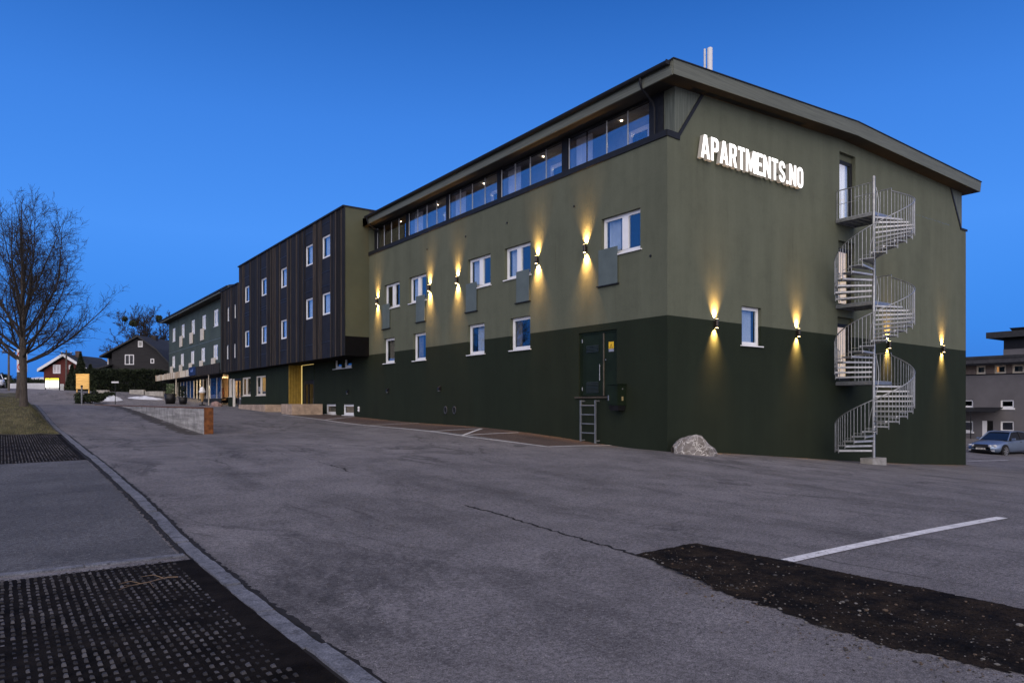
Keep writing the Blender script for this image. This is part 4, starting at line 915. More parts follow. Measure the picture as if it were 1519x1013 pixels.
# shop front
mb = MB(); mb.box(-.06, 0, 49.9, 73.3, 1.2, 2.13, pm('shop_plinth', (.018, .02, .018), .6)); mb.box(-.02, .1, 49.9, 73.3, 3.95, 4.22, DARKM)
for y in (49.95, 51.5, 53.9, 55.2, 56.6, 58.0, 59.3, 60.6, 62.2, 63.8, 65.3, 66.9, 68.4, 69.6, 70.9, 72.1, 73.1): mb.box(-.03, .05, y, y+.10, 2.13, 3.95, CREAM)
sf = mb.build('shop_front', WG)
mb = MB(); mb.box(0, .006, 50, 73.2, 2.13, 3.95, GLASS); mb.build('pane', sf)
mb = MB(); BL = pm('blue_film', (.05, .25, .60), .5, .5, 1.3); mb.box(.012, .02, 60.6, 66.9, 2.15, 3.95, BL); mb.box(.012, .02, 50.1, 53.9, 2.15, 3.95, BL); mb.build('blue_film', sf)
mb = MB(); mb.box(.5, 3, 54, 60.5, 2.2, 2.25, CREAM); mb.face([(3, 50, 1.5), (3, 73, 1.5), (3, 73, 4.2), (3, 50, 4.2)], pm('shop_wall', (.30, .20, .12), .8, .6, .7)); mb.face([(0, 50, 4.2), (3, 50, 4.2), (3, 73, 4.2), (0, 73, 4.2)], CREAM)
for y in (55.3, 57, 58.9): mb.box(1.0, 1.5, y, y+.5, 2.25, 3.0+rnd.random()*.5, WHITE if y > 56 else pm('shelf_goods', (.35, .12, .06), .6, .5))
mb.build('shop_interior', sf)
ld = bpy.data.lights.new('shop_light', 'POINT'); ld.energy = 380; ld.color = (1, .72, .42); ld.shadow_soft_size = .3
lo_ = bpy.data.objects.new('shop_light', ld); COL.objects.link(lo_); lo_.parent = WG; lo_.location = Vector((1.3, 57.3, 3.9))-WG.location

# ================================================================== THINGS ON THE FORECOURT
# retaining wall with rusty steel cap
RWL = empty('retaining_wall', (-9.05, 30, .9), 0, 'long low board marked concrete wall with rusty steel cap rising from the slope', 'wall')
mb = MB(); ys = np.arange(14.08, 51.6, 1.25)
for a, b in zip(ys[:-1], ys[1:]): mb.hexa([(x, y, H(x, y)-.4) for x, y in ((-9.217, a), (-8.92, a), (-8.92, b), (-9.217, b))]+[(x, y, 1.455+.0026*(y-14)) for x, y in ((-9.217, a), (-8.92, a), (-8.92, b), (-9.217, b))], BOARDC)
mb.build('concrete', RWL)
y1 = ys[-1]
mb = MB(); z = lambda y: 1.457+.0026*(y-14)
mb.hexa([(-9.235, 14.05, z(14)), (-8.90, 14.05, z(14)), (-8.90, y1, z(y1)), (-9.235, y1, z(y1)), (-9.235, 14.05, z(14)+.03), (-8.90, 14.05, z(14)+.03), (-8.90, y1, z(y1)+.03), (-9.235, y1, z(y1)+.03)], RUST); mb.build('steel_cap', RWL)
mb = MB(); mb.box(-9.22, -8.90, 14.05, 14.078, H(-9.05, 14.05)-.1, z(14), RUST); mb.box(-8.919, -8.90, 14.08, 16.5, .3, z(14), RUST); mb.build('steel_end_plate', RWL)
# boulder
mb = MB(); rnd = np.random.RandomState(11); nu, nv = 40, 22; vs = []
prof = [(-.72, .0), (-.70, .30), (-.62, .37), (-.62, .42), (-.35, .56), (.05, .66), (.22, .62), (.42, .38), (.62, .22), (.70, .08), (.72, 0)]
for i in range(nu+1):
    t = -0.70+1.42*i/nu; hmax = float(np.interp(t, [p[0] for p in prof], [p[1] for p in prof]))
    wd = .44*math.sqrt(max(.03, 1-(t/.76)**2))
    for j in range(nv+1):
        a = PI*j/nv; c, s_ = math.cos(a), math.sin(a); k = .55; cx = math.copysign(abs(c)**k, c); sz = abs(s_)**k
        v = Vector((t, cx*wd, sz*hmax)); n = .05*math.sin(t*9+cx*5)+.035*math.sin(t*17-sz*11+1)+.03*math.sin(cx*13+sz*9)
        q = .8+n*1.6; vs.append((t*(1+n*.3), cx*wd*(1+n), max(0, sz*hmax*(1+n*.5))-.03))
o_ = RT; p_ = CAM+FW*19.55+RT*((1030-759.5)/1050*19.55); bz = 1.6-(674.5-600)/1050*19.45
pts = [(p_.x+RT.x*v[0]*.86-FW.x*v[1]*.8, p_.y+RT.y*v[0]*.86-FW.y*v[1]*.8, bz+v[2]*.87) for v in vs]
mb.mesh(pts, [(i*(nv+1)+j, (i+1)*(nv+1)+j, (i+1)*(nv+1)+j+1, i*(nv+1)+j+1) for i in range(nu) for j in range(nv)], STONE)
tag(mb.build('boulder'), 'grey boulder with pale veins lying at the foot of the gable wall', 'boulder')

# ------------------------------------------------------------------ car
TYRE = pm('tyre_rubber', (.012, .012, .012), .8, .2); RIM = pm('alloy_rim', (.45, .46, .48), .3, .1, metal=.8); CGL = pm('car_glass', (.010, .014, .022), .06, .1, spec=.9); CHR = pm('chrome', (.6, .6, .62), .15, .05, metal=1)
LENSM = pm('headlamp_glass', (.50, .53, .58), .12, .15, 20); PLATE = pm('number_plate', (.7, .7, .68), .5, .05); REDL = pm('tail_lens', (.3, .01, .01), .2)
def make_car(paint, loc, rz, lab, plate=None):
    r = empty('parked_car', loc, rz, lab, 'car')
    #            x     half  zlow  zbelt(top of section)
    st = [(2.28, .52, .40, .56), (2.22, .70, .30, .64), (2.08, .80, .24, .70), (1.75, .86, .21, .77), (1.35, .88, .2, .83), (.85, .89, .2, .90), (.1, .895, .2, .93), (-.9, .895, .2, .95), (-1.5, .88, .22, .96), (-2.0, .84, .27, .93), (-2.2, .76, .33, .88), (-2.26, .6, .42, .80)]
    mb = MB(); vs = []; n = 0
    for x, w_, zb, zt in st:
        h = zt-zb
        half = [(w_*.80, zb), (w_*.96, zb+h*.12), (w_, zb+h*.38), (w_*.995, zb+h*.62), (w_*.955, zb+h*.86), (w_*.86, zb+h*.97), (w_*.45, zt+.02), (0, zt+.028)]
        ring = half+[(-y, z) for y, z in half[-2::-1]]; n = len(ring); vs += [(x, y, z) for y, z in ring]
    k = len(st); fs = [(i*n+j, i*n+j+1, (i+1)*n+j+1, (i+1)*n+j) for i in range(k-1) for j in range(n-1)]+[(i*n+n-1, i*n, (i+1)*n, (i+1)*n+n-1) for i in range(k-1)]+[tuple(range(n)), tuple(range((k-1)*n, k*n))[::-1]]
    mb.mesh(vs, fs, paint, True); body = mb.build('body', r, True)
    # greenhouse: glass shell with painted roof and pillars
    A = [(.95, .76, .92), (.30, .60, 1.36), (-.35, .60, 1.41), (-1.0, .58, 1.37), (-1.75, .72, .96)]
    g = MB(); g.mesh([(x, s*w_, z) for x, w_, z in A for s in (1, -1)], [(0, 1, 3, 2), (6, 7, 9, 8)], CGL)
    base = [(.95, .80, .90), (-1.75, .78, .94)]
    for s in (1, -1): g.face([(.95, s*.80, .90), (.30, s*.62, 1.35), (-.35, s*.62, 1.39), (-1.0, s*.60, 1.355), (-1.75, s*.78, .94)], CGL)
    g.build('windows', r, True)
    rf = MB(); R0 = [(.36, .60, 1.355), (.1, .615, 1.40), (-.35, .62, 1.425), (-.8, .61, 1.41), (-1.06, .59, 1.36)]
    vs = [(x, y*w_, z+.025*(1-y*y)) for x, w_, z in R0 for y in (-1, -.5, 0, .5, 1)]
    rf.mesh(vs, [(i*5+j, i*5+j+1, (i+1)*5+j+1, (i+1)*5+j) for i in range(4) for j in range(4)], paint, True)
    for s in (1, -1):
        rf.tube([(.98, s*.79, .90), (.34, s*.605, 1.37), (-.35, s*.625, 1.42), (-1.05, s*.60, 1.37), (-1.80, s*.75, .95)], .032, paint, 6); rf.tube([(-.42, s*.80, .93), (-.40, s*.625, 1.41)], .022, BLK, 6)
    rf.build('roof', r, True)
    for x in (1.42, -1.32):
        for s in (1, -1):
            q = MB(); q.tube([(x, s*.70, .315), (x, s*.905, .315)], .385, BLK, 20); q.build('wheel_arch', r, True)
            q = MB(); vs = []; nn = 24
            for rr_, yy in ((.20, .90), (.30, .925), (.315, .90), (.315, .74)):
                vs += [(x+rr_*math.cos(2*PI*t/nn), s*yy, .315+rr_*math.sin(2*PI*t/nn)) for t in range(nn)]
            q.mesh(vs, [(i*nn+j, i*nn+(j+1) % nn, (i+1)*nn+(j+1) % nn, (i+1)*nn+j) for i in range(3) for j in range(nn)], TYRE, True)
            wh = q.build('wheel', r, True); q = MB()
            for t in range(7):
                a = 2*PI*t/7; u = Vector((math.cos(a), 0, math.sin(a))); v = Vector((-u.z, 0, u.x))*.03; o = Vector((x, s*.915, .315))
                c = [o+u*.03-v, o+u*.235-v*1.3, o+u*.235+v*1.3, o+u*.03+v]; q.hexa(c+[p+Vector((0, s*.012, 0)) for p in c], RIM)
            q.tube([(x, s*.86, .315), (x, s*.90, .315)], .21, BLK, 20); q.tube([(x, s*.905, .315), (x, s*.93, .315)], .05, RIM, 12)
            for t in range(24): a, b = 2*PI*t/24, 2*PI*(t+1)/24; q.face([(x+.24*math.cos(a), s*.922, .315+.24*math.sin(a)), (x+.24*math.cos(b), s*.922, .315+.24*math.sin(b)), (x+.215*math.cos(b), s*.915, .315+.215*math.sin(b)), (x+.215*math.cos(a), s*.915, .315+.215*math.sin(a))], RIM)
            q.build('rim', wh, True)
    for s in (1, -1):
        for yy, rr_, xx in ((.66, .115, 2.185), (.47, .095, 2.26)):
            q = MB(); vs = []; nn = 14
            for f_, dx in ((1., -.12), (1., 0), (.75, .03), (0, .042)): vs += [(xx+dx-.06*abs(math.cos(2*PI*t/nn))*0, s*yy+f_*rr_*math.cos(2*PI*t/nn), .60+f_*rr_*.82*math.sin(2*PI*t/nn)) for t in range(nn)]
            q.mesh(vs, [(i*nn+j, i*nn+(j+1) % nn, (i+1)*nn+(j+1) % nn, (i+1)*nn+j) for i in range(3) for j in range(nn)], LENSM, True); q.build('headlight', r, True)
        q = MB(); q.hexa([(1.0+a, s*b, c) for a, b, c in ((-.35, .88, .93), (-.2, .88, .93), (-.2, 1.06, .95), (-.35, 1.06, .95), (-.35, .9, 1.04), (-.24, .9, 1.04), (-.24, 1.05, 1.05), (-.35, 1.05, 1.05))], paint); q.build('mirror', r, True)
        q = MB(); q.box(-2.28, -2.2, s*.45-.16, s*.45+.16, .66, .82, REDL); q.build('tail_light', r, True)
        q = MB(); q.box(2.20, 2.255, s*.6-.1, s*.6+.1, .31, .39, LENSM); q.build('fog_lamp', r, True)
        q = MB(); q.box(-.3, -.12, s*.885-.012, s*.885+.022, .79, .82, CHR); q.box(-1.65, 1.2, s*.895-.01, s*.895+.012, .49, .52, paint); q.build('door_trim', r, True)
    q = MB(); q.box(2.24, 2.30, -.36, .36, .52, .70, BLK)
    for z in (.545, .585, .625, .665): q.box(2.30, 2.31, -.34, .34, z, z+.012, CHR)
    q.build('grille', r, True)
    q = MB(); q.box(2.2, 2.29, -.55, .55, .27, .36, BLK); q.build('lower_intake', r, True)
    q = MB(); q.box(2.30, 2.316, -.26, .26, .40, .50, PLATE); pl = q.build('number_plate', r, True)
    if plate:
        q = MB()
        for t in range(7):
            if t != 2: y = .19-t*.055; q.box(2.317, 2.319, y-.016, y+.016, .425, .475, BLK)
        q.build('characters', pl, True)
    q = MB(); q.mesh([(.99, y, .925) for y in (-.7, .7)]+[(.90, .7, .935), (.90, -.7, .935)], [(0, 1, 2, 3)], BLK); q.build('wiper_cowl', r, True)
    return r
SILVER = pm('silver_paint', (.19, .25, .36), .28, .06, metal=.55); WPAINT = pm('white_paint', (.75, .76, .78), .3, .04)
cp = CAM+FW*42.3+RT*((1487-759.5)/1050*42.3); los = math.atan2(CAM.y-cp.y, CAM.x-cp.x)
CARR = make_car(SILVER, (cp.x, cp.y, 1.6-76.5/1050*41.2), los-math.radians(27), 'silver saloon car parked in front of the grey house right of the gable', True)
cp = CAM+FW*72+RT*((-9-759.5)/1050*72)
make_car(WPAINT, (cp.x, cp.y, H(cp.x, cp.y)), los+1.2, 'white parked car cut off by the left edge beyond the mound')

# ================================================================== BACKGROUND RIGHT
GH = empty('grey_house', (46, 12, -1.5), 0, 'grey rendered house with dark flat roof behind the silver car', 'house')
GREYW = pm('grey_render', (.135, .130, .136), .85, .12, .8, .3, 40); BROWNW = pm('brown_grey_cladding', (.15, .12, .105), .8, .15)
FH = FL(44)
def hx(px, py): 
    d = FW+RT*((px-759.5)/1050); t = (44-CAM.x)/d.x; return CAM.y+t*d.y, 1.6+t*(600-py)/1050
def hrect(x0, y0, x1, y1): a = hx(x1, (y0+y1)/2)[0]; b = hx(x0, (y0+y1)/2)[0]; return a, b, hx((x0+x1)/2, y1)[1], hx((x0+x1)/2, y0)[1]
uw = [hrect(1447.5, 542.5, 1461.5, 555), hrect(1474.5, 541.5, 1492, 554.5), hrect(1501, 540.5, 1519, 554)]
mw = [hrect(1428, 593, 1443.5, 604), hrect(1484, 593, 1504, 605)]; gw2 = [hrect(1428, 624.5, 1443.5, 640), hrect(1484, 624.5, 1504, 640)]; dw = hrect(1457, 624, 1473, 664)
mb = MB(); zb = hx(1476, 555)[1]
wallgrid(mb, FH, -14, 26, -2.4, zb, mw+gw2+[dw], .12, GREYW); wallgrid(mb, FL(44.06), -14, 26, zb, 4.55, uw, .1, BROWNW)
mb.box(43.96, 44.06, -14, 26, zb-.04, zb+.04, DARKM); mb.face([(44, -14, -2.4), (54, -14, -2.4), (54, -14, 4.5), (44, -14, 4.5)], GREYW); mb.face([(44, 26, -2.4), (54, 26, -2.4), (54, 26, 4.5), (44, 26, 4.5)], GREYW); mb.face([(54, -14, -2.4), (54, 26, -2.4), (54, 26, 4.5), (54, -14, 4.5)], GREYW)
mb.build('wall', GH)
mb = MB(); mb.box(43.2, 55, -15, 27, 4.5, 4.62, BLK); mb.box(43.15, 55, -15, 27, 4.621, 4.95, pm('roof_edge_grey', (.05, .05, .055), .7)); mb.box(43.1, 55.1, -15.1, 27.1, 4.951, 5.15, ROOFM)
q0 = hx(1472, 520)[0]; mb.box(46, 54, -12, q0, 5.151, 5.75, GREYW); mb.box(46.01, 53.9, -11.9, q0-.02, 5.751, 6.6, BLK); mb.box(45.3, 54.6, -12.6, q0+.9, 6.601, 7.05, ROOFM); mb.build('roof', GH)
c0 = hx(1498, 500)[0]; mb = MB(); mb.hexa([(46.3, c0-.6, 7.051), (47.1, c0-.6, 7.051), (47.1, c0+.6, 7.051), (46.3, c0+.6, 7.051), (46.2, c0-.8, 7.35), (47.2, c0-.8, 7.35), (47.2, c0+.8, 7.35), (46.2, c0+.8, 7.35)], BLK); mb.build('chimney_cap', GH)
for k, q in enumerate(uw): window(GH, FL(44.06), *q, .06, .12, (), .02, mf=CREAM, curtain=[(.0, .6, CURTD)] if k != 1 else [(.7, 1., em('lit_window_curtain', (1, .55, .2), .3))])
for q in mw+gw2: window(GH, FH, *q, .07, .10, (), .07, sdz=.12)
mb = MB(); a0, a1, z0, z1 = dw; mb.fbox(FH, a1-.3, a1, z0, z1, .02, .1, WHITE); mb.fbox(FH, a0, a1-.3, z0, z1, .05, .1, pm('dark_door', (.012, .012, .012), .3)); mb.build('door', GH)
mb = MB(); yc = (a0+a1)/2; mb.hexa([(42.6, yc-1.0, 1.05), (43.99, yc-1.0, 1.35), (43.99, yc+4, 1.35), (42.6, yc+4, 1.05), (42.6, yc-1.0, 1.1), (43.99, yc-1.0, 1.4), (43.99, yc+4, 1.4), (42.6, yc+4, 1.1)], DARKM)
for y in (yc+.6, yc+3.2): mb.tube([(42.65, y, H(42.65, y)-.1), (42.65, y, 1.05)], .04, DARKM, 6)
mb.build('porch_canopy', GH)

# ================================================================== TREES AND BACKGROUND LEFT
TRUNKB = pm('lit_trunk_bark', (.062, .052, .044), .9, .45, 5, .8, 26, stretch=(4, 4, .8))  # paler copy of the bark: light on the trunks is put into this colour
def bare_tree(loc, h, spread, seed, lab, rt=.17, group=None, fork=1.9, limbs=17, dens=1.0, mist=0, twm=.006):
    R = random.Random(seed); r = empty('bare_tree', loc, 0, lab, 'tree', group)
    tk = MB(); br = MB(); b0 = Vector((0, 0, 0))
    lean = Vector((R.uniform(-.1, .1), R.uniform(-.1, .1), 0))
    tp = [Vector((0, 0, -.3)), Vector((0, 0, .05)), Vector((0, 0, .5))+lean*.2, Vector((0, 0, fork*.7))+lean*.5, Vector((0, 0, fork))+lean, Vector((0, 0, fork*1.6))+lean*1.3, Vector((0, 0, h*.72))+lean*1.6, Vector((0, 0, h*.97))+lean*2.5]
    tk.tube(tp, [rt*1.5, rt*1.2, rt, rt*.95, rt*1.02, rt*.72, rt*.28, .012], TRUNKB, 12, True)
    def path(p, d, L, rad, up, n, wig):
        pts = [p]; rr = [rad]
        for i in range(n):
            d = (d+Vector((R.gauss(0, wig), R.gauss(0, wig), R.gauss(0, wig)+up))).normalized(); p = p+d*(L/n); pts.append(p); rr.append(max(rad*(1-(i+1)/n*.85), .0035))
        return pts, rr
    def grow(p, d, L, rad, lev):
        n = (9, 5, 3, 2)[lev]; pts, rr = path(p, d, L, rad, (.10, .05, .03, .02)[lev], n, (.08, .13, .16, .16)[lev])
        br.tube(pts, rr, BARK, (7, 4, 3, 3)[lev], False)
        if lev == 3: return
        cnt = int((L/(.17, .115, .10)[lev])*dens)
        for i in range(cnt):
            t = R.uniform(.22, 1.0)*n; k = min(int(t), n-1); q = pts[k].lerp(pts[k+1], t-k); ax = (pts[k+1]-pts[k]).normalized()
            pr = ax.orthogonal().normalized(); pr.rotate(Matrix.Rotation(R.uniform(0, 2*PI), 3, ax)); ang = R.uniform(.45, 1.0)
            nd = (ax*math.cos(ang)+pr*math.sin(ang)).normalized(); nl = L*R.uniform(.16, .38)*(1.2-.6*t/n)
            if lev == 2: nl = R.uniform(.12, .32)
            grow(q, nd, max(nl, .15), max(rr[k]*R.uniform(.3, .5), twm*(1, .9, .8, .7)[lev]), lev+1)
    for i in range(limbs):
        f = i/(limbs-1); z = fork*.92+(h*.55-fork)*f**1.2; az = i*2.399+R.uniform(-.3, .3); el = math.radians(25+52*f**1.2+R.uniform(-9, 9)); c = math.cos(el)
        d = Vector((math.cos(az)*c, math.sin(az)*c, math.sin(el))); base = Vector((0, 0, z))+lean*min(1.6, z/fork)
        L = spread*(1.05-.1*f)*R.uniform(.9, 1.12) if f < .5 else (h-z)*R.uniform(.85, 1.02)
        grow(base, d, L, rt*R.uniform(.36, .52)*(1-.35*f), 0)
    grow(tp[6], Vector((0, 0, 1)), h*.27, rt*.25, 1)
    tk.build('trunk', r, True); br.build('crown', r, True)
    if mist:
        q = MB(); lm = pm('mistletoe_leaf', (.03, .04, .018), .9, .3)
        for i in range(mist):
            a = R.uniform(0, 2*PI); c = Vector((math.cos(a)*spread*R.uniform(.15, .7), math.sin(a)*spread*R.uniform(.15, .7), h*R.uniform(.5, .9))); rr = R.uniform(.35, .6)
            for j in range(240):
                v = Vector((R.gauss(0, 1), R.gauss(0, 1), R.gauss(0, 1))).normalized()*rr*R.random()**.5; p = c+v; u = Vector((R.gauss(0, 1), R.gauss(0, 1), R.gauss(0, 1))).normalized()*.12; t = u.orthogonal().normalized()*.06
                q.face([p-u-t, p+u-t, p+u+t, p-u+t], lm)
        q.build('mistletoe', r, True)
    return r
def gz(x, y): return H(x, y)+float(_mh(np.array([x]), np.array([y]))[0])
bare_tree((-14.54, 20.35, gz(-14.54, 20.35)), 8.2, 4.0, 7, 'large bare tree on the grass mound, nearest the pavers', .128, 'bare trees on the mound', dens=.96)
bare_tree((-14.56, 29.0, gz(-14.56, 29)), 8.4, 3.9, 23, 'bare tree standing behind the nearest one on the mound, trunk half hidden by it', .13, 'bare trees on the mound', twm=.008)
def lp_(px, D): p = CAM+FW*D+RT*((px-759.5)/1050*D); return p.x, p.y
x, y = lp_(213, 108)
bare_tree((x, y, H(x, y)), 14.2, 6.2, 5, 'bare tree with dark mistletoe clumps rising behind the dark house', .25, None, 3, 15, .75, 10, .03)
LEAF = [pm('conifer_dark', (.012, .02, .010), .9, .4, 2), pm('conifer_mid', (.022, .032, .016), .9, .4, 2), pm('conifer_light', (.035, .045, .02), .9, .3, 2)]
def leafcloud(mb, R, n, fn, s):
    for i in range(n):
        p = Vector(fn(R)); u = Vector((R.gauss(0, 1), R.gauss(0, 1), R.gauss(0, .8))).normalized()*s*R.uniform(.6, 1.3); t = u.orthogonal().normalized(); t.rotate(Matrix.Rotation(R.uniform(0, 6.28), 3, u.normalized())); t *= s*R.uniform(.25, .5)
        mb.face([p-u, p+t, p+u, p-t], LEAF[0 if R.random() < .55 else (1 if R.random() < .7 else 2)])
def conifer(px, D, h, rad, seed, lab, name='conifer_tree'):
    x, y = lp_(px, D); R = random.Random(seed); r = empty(name, (x, y, H(x, y)), 0, lab, 'tree'); mb = MB(); mb.tube([(0, 0, -.2), (0, 0, h*.9)], [.12, .02], BARK, 8); mb.build('trunk', r, True)
    def f(R):
        t = R.random()**.8; a = R.uniform(0, 6.28); q = rad*(1-t**1.25)*(.75+.25*math.sin(a*5+t*20))*R.uniform(.55, 1.05); return (q*math.cos(a), q*math.sin(a), h*t+.1-q*.12)
    mb = MB(); leafcloud(mb, R, 5500, f, .13); mb.build('crown', r, True)
conifer(119.5, 72, 3.75, 1.05, 1, 'dark pointed conifer beside the red gabled house')
conifer(107, 73, 2.6, .8, 2, 'shorter dark conifer close to the utility pole and red house')
conifer(134, 70, 2.5, .9, 9, 'low dark conifer at the left end of the hedge')
# hedge
hx0, hy0 = lp_(128, 73); hx1, hy1 = lp_(243, 83); HG = empty('clipped_hedge', ((hx0+hx1)/2, (hy0+hy1)/2, 2.5), 0, 'long dark clipped hedge in front of the dark boarded house', 'hedge')
mb = MB(); R = random.Random(31); dv = Vector((hx1-hx0, hy1-hy0, 0)); nv_ = Vector((-dv.y, dv.x, 0)).normalized()
zb_ = lambda t: H(hx0+dv.x*t, hy0+dv.y*t)
ZB = [zb_(t/20) for t in range(21)]
def fh(R):
    t = R.random(); k = t*20; i = min(19, int(k)); z0 = ZB[i]+(ZB[i+1]-ZB[i])*(k-i); zt = 5.12+.42*t+.10*math.sin(t*31)+.07*math.sin(t*77)
    e = R.random(); d = R.uniform(-.7, .7)
    z = z0+(zt-z0)*R.random()**.7
    if e < .6: d = math.copysign(.7*R.uniform(.8, 1.06), d)
    elif e < .8: z = zt*R.uniform(.98, 1.015)
    return (hx0+dv.x*t+nv_.x*d-HG.location.x, hy0+dv.y*t+nv_.y*d-HG.location.y, z-2.5)
leafcloud(mb, R, 15000, fh, .13); mb.build('foliage', HG, True)
mb = MB()
for k in range(14):
    t = (k+.5)/14; p = (hx0+dv.x*t-HG.location.x, hy0+dv.y*t-HG.location.y); mb.tube([(*p, zb_(t)-2.6), (*p, 4.3-2.5)], .06, BARK, 6)
mb.build('stems', HG, True)

# houses facing the camera, each in its own frame (x right, y away, z up)
def hroot(name, px, D, lab): x, y = lp_(px, D); z = H(x, y); return empty(name, (x, y, z), -YAW, lab, 'house'), z
def fr_(o, z0): return lambda a, z, d=0: (a, d, z-z0)
def localwin(parent, x0, x1, z0, z1, zb, fm, mull=True, gm=None):
    mb = MB(); t = .1
    for c in ((x0, x0+t, z0, z1), (x1-t, x1, z0, z1), (x0+t, x1-t, z0, z0+t), (x0+t, x1-t, z1-t, z1)): mb.box(c[0], c[1], -.06, .02, c[2]-zb, c[3]-zb, fm)
    if mull: mb.box((x0+x1)/2-.05, (x0+x1)/2+.05, -.055, .019, z0+t-zb, z1-t-zb, fm)
    wn = mb.build('window', parent, True); g = MB(); g.box(x0+t, x1-t, -.02, -.012, z0+t-zb, z1-t-zb, gm or pm('dark_pane', (.02, .025, .035), .08, .1)); g.build('pane', wn, True)
def S(px, D0, px0): return (px-px0)*D0/1050
def Z(py, D0): return 1.6+(600-py)*D0/1050
REDW = pm('red_boards', (.085, .018, .014), .75, .3, 3, .3, 20, stretch=(6, 6, .3)); WTRIM = pm('white_trim', (.62, .63, .66), .6, .06)
r, zb = hroot('red_house', 97, 85, 'small dark red wooden house with white gable trim left of the conifer'); D0 = 85
xl, xr = S(65, D0, 97), S(129, D0, 97); el, ap = Z(549, D0)-zb, Z(528.5, D0)-zb
mb = MB(); mb.prism([(xl, -.5), (xr, -.5), (xr, el), (0, ap-.15), (xl, el)], [], lambda a, b, d: (a, d, b), 0, 7, REDW); mb.build('wall', r, True)
mb = MB()
for s, e in ((-1, (S(59.5, D0, 97), Z(551.5, D0)-zb)), (1, (S(134, D0, 97), Z(551, D0)-zb))):
    a = Vector((0, 0, ap)); b = Vector((e[0], 0, e[1])); n = Vector((0, 0, .28))
    mb.hexa([a+Vector((0, -.5, 0)), b+Vector((0, -.5, 0)), b+Vector((0, 7.4, 0)), a+Vector((0, 7.4, 0)), a+n+Vector((0, -.5, 0)), b+n+Vector((0, -.5, 0)), b+n+Vector((0, 7.4, 0)), a+n+Vector((0, 7.4, 0))], ROOFM)
    mb.hexa([a+Vector((0, -.56, -.02)), b+Vector((0, -.56, -.02)), b+Vector((0, -.505, -.02)), a+Vector((0, -.505, -.02)), a+n+Vector((0, -.56, .05)), b+n+Vector((0, -.56, .05)), b+n+Vector((0, -.505, .05)), a+n+Vector((0, -.505, .05))], WTRIM)
rf = mb.build('roof', r, True)
mb = MB(); mb.box(.25, .75, 1.5, 2.0, ap-.3, ap+.75, pm('chimney_brick', (.09, .06, .05), .8, .3)); mb.build('chimney', rf, True)
localwin(r, S(79, D0, 97), S(90, D0, 97), Z(554, D0), Z(541, D0), zb, WTRIM, True, pm('lit_lilac_pane', (.45, .42, .45), .4, .3, 3)); localwin(r, S(102.5, D0, 97), S(107.5, D0, 97), Z(548, D0), Z(541.5, D0), zb, WTRIM, False)
# dark boarded house
DKW = pm('charcoal_boards', (.019, .019, .022), .75, .35, 3, .3, 20, stretch=(.3, .3, 7)); D0 = 84
r, zb = hroot('dark_house', 206, 84, 'large charcoal boarded house with steep gable behind the hedge')
px = lambda p: S(p, D0, 206); pz = lambda p: Z(p, D0)-zb
mb = MB(); mb.prism([(px(166), -.6), (px(252), -.6), (px(252), pz(541)), (px(233), pz(521)), (px(206.3), pz(501)), (px(166), pz(523.5))], [], lambda a, b, d: (a, d, b), 0, 8, DKW)
for k in range(38):
    z = pz(551)+k*.14; 
    if z > pz(503): break
    xa = px(np.interp(z, [pz(523.5), pz(501)], [166.4, 206])) if z > pz(523.5) else px(166.2); xb_ = px(np.interp(z, [pz(541), pz(521), pz(501)], [251.5, 232.5, 206.5])) if z > pz(541) else px(251.6)
    mb.hexa([(xa, -.035, z), (xb_, -.035, z), (xb_, -.001, z+.02), (xa, -.001, z+.02), (xa, -.03, z+.03), (xb_, -.03, z+.03), (xb_, -.001, z+.10), (xa, -.001, z+.10)], DKW)
mb.build('wall', r, True)
mb = MB()
for pts in ([(150, 530.5), (206.3, 500)], [(206.3, 500), (234, 520)], [(234, 520), (254, 541.5)]):
    (a, b), (c, d) = pts; A = (px(a), pz(b)); C = (px(c), pz(d))
    mb.hexa([(A[0], -.4, A[1]), (C[0], -.4, C[1]), (C[0], 8.4, C[1]), (A[0], 8.4, A[1]), (A[0], -.4, A[1]+.2), (C[0], -.4, C[1]+.2), (C[0], 8.4, C[1]+.2), (A[0], 8.4, A[1]+.2)], ROOFM)
rf = mb.build('roof', r, True); mb = MB(); mb.box(px(205), px(212), 3, 3.6, pz(503), pz(494), pm('chimney_dark', (.03, .025, .022), .8)); mb.build('chimney', rf, True)
mb = MB(); mb.box(px(153.5), px(166)-.01, .8, 7.5, pz(556), pz(531), DKW); mb.hexa([(px(143), -.9, pz(550)), (px(168), -.9, pz(543)), (px(168), .8, pz(540)), (px(143), .8, pz(549)), (px(143), -.9, pz(550)+.12), (px(168), -.9, pz(543)+.12), (px(168), .8, pz(540)+.12), (px(143), .8, pz(549)+.12)], ROOFM); mb.box(px(154), px(155.5), .75, .79, pz(540), pz(531), WTRIM); mb.build('side_extension', r, True)
localwin(r, px(185.5)+0, px(199), Z(541, D0), Z(526, D0), zb, WTRIM); localwin(r, px(205), px(212), Z(515, D0), Z(505.8, D0), zb, WTRIM, False, pm('pale_blind', (.5, .52, .5), .6, .1)); localwin(r, px(223.5), px(229), Z(539, D0), Z(532, D0), zb, WTRIM, False)
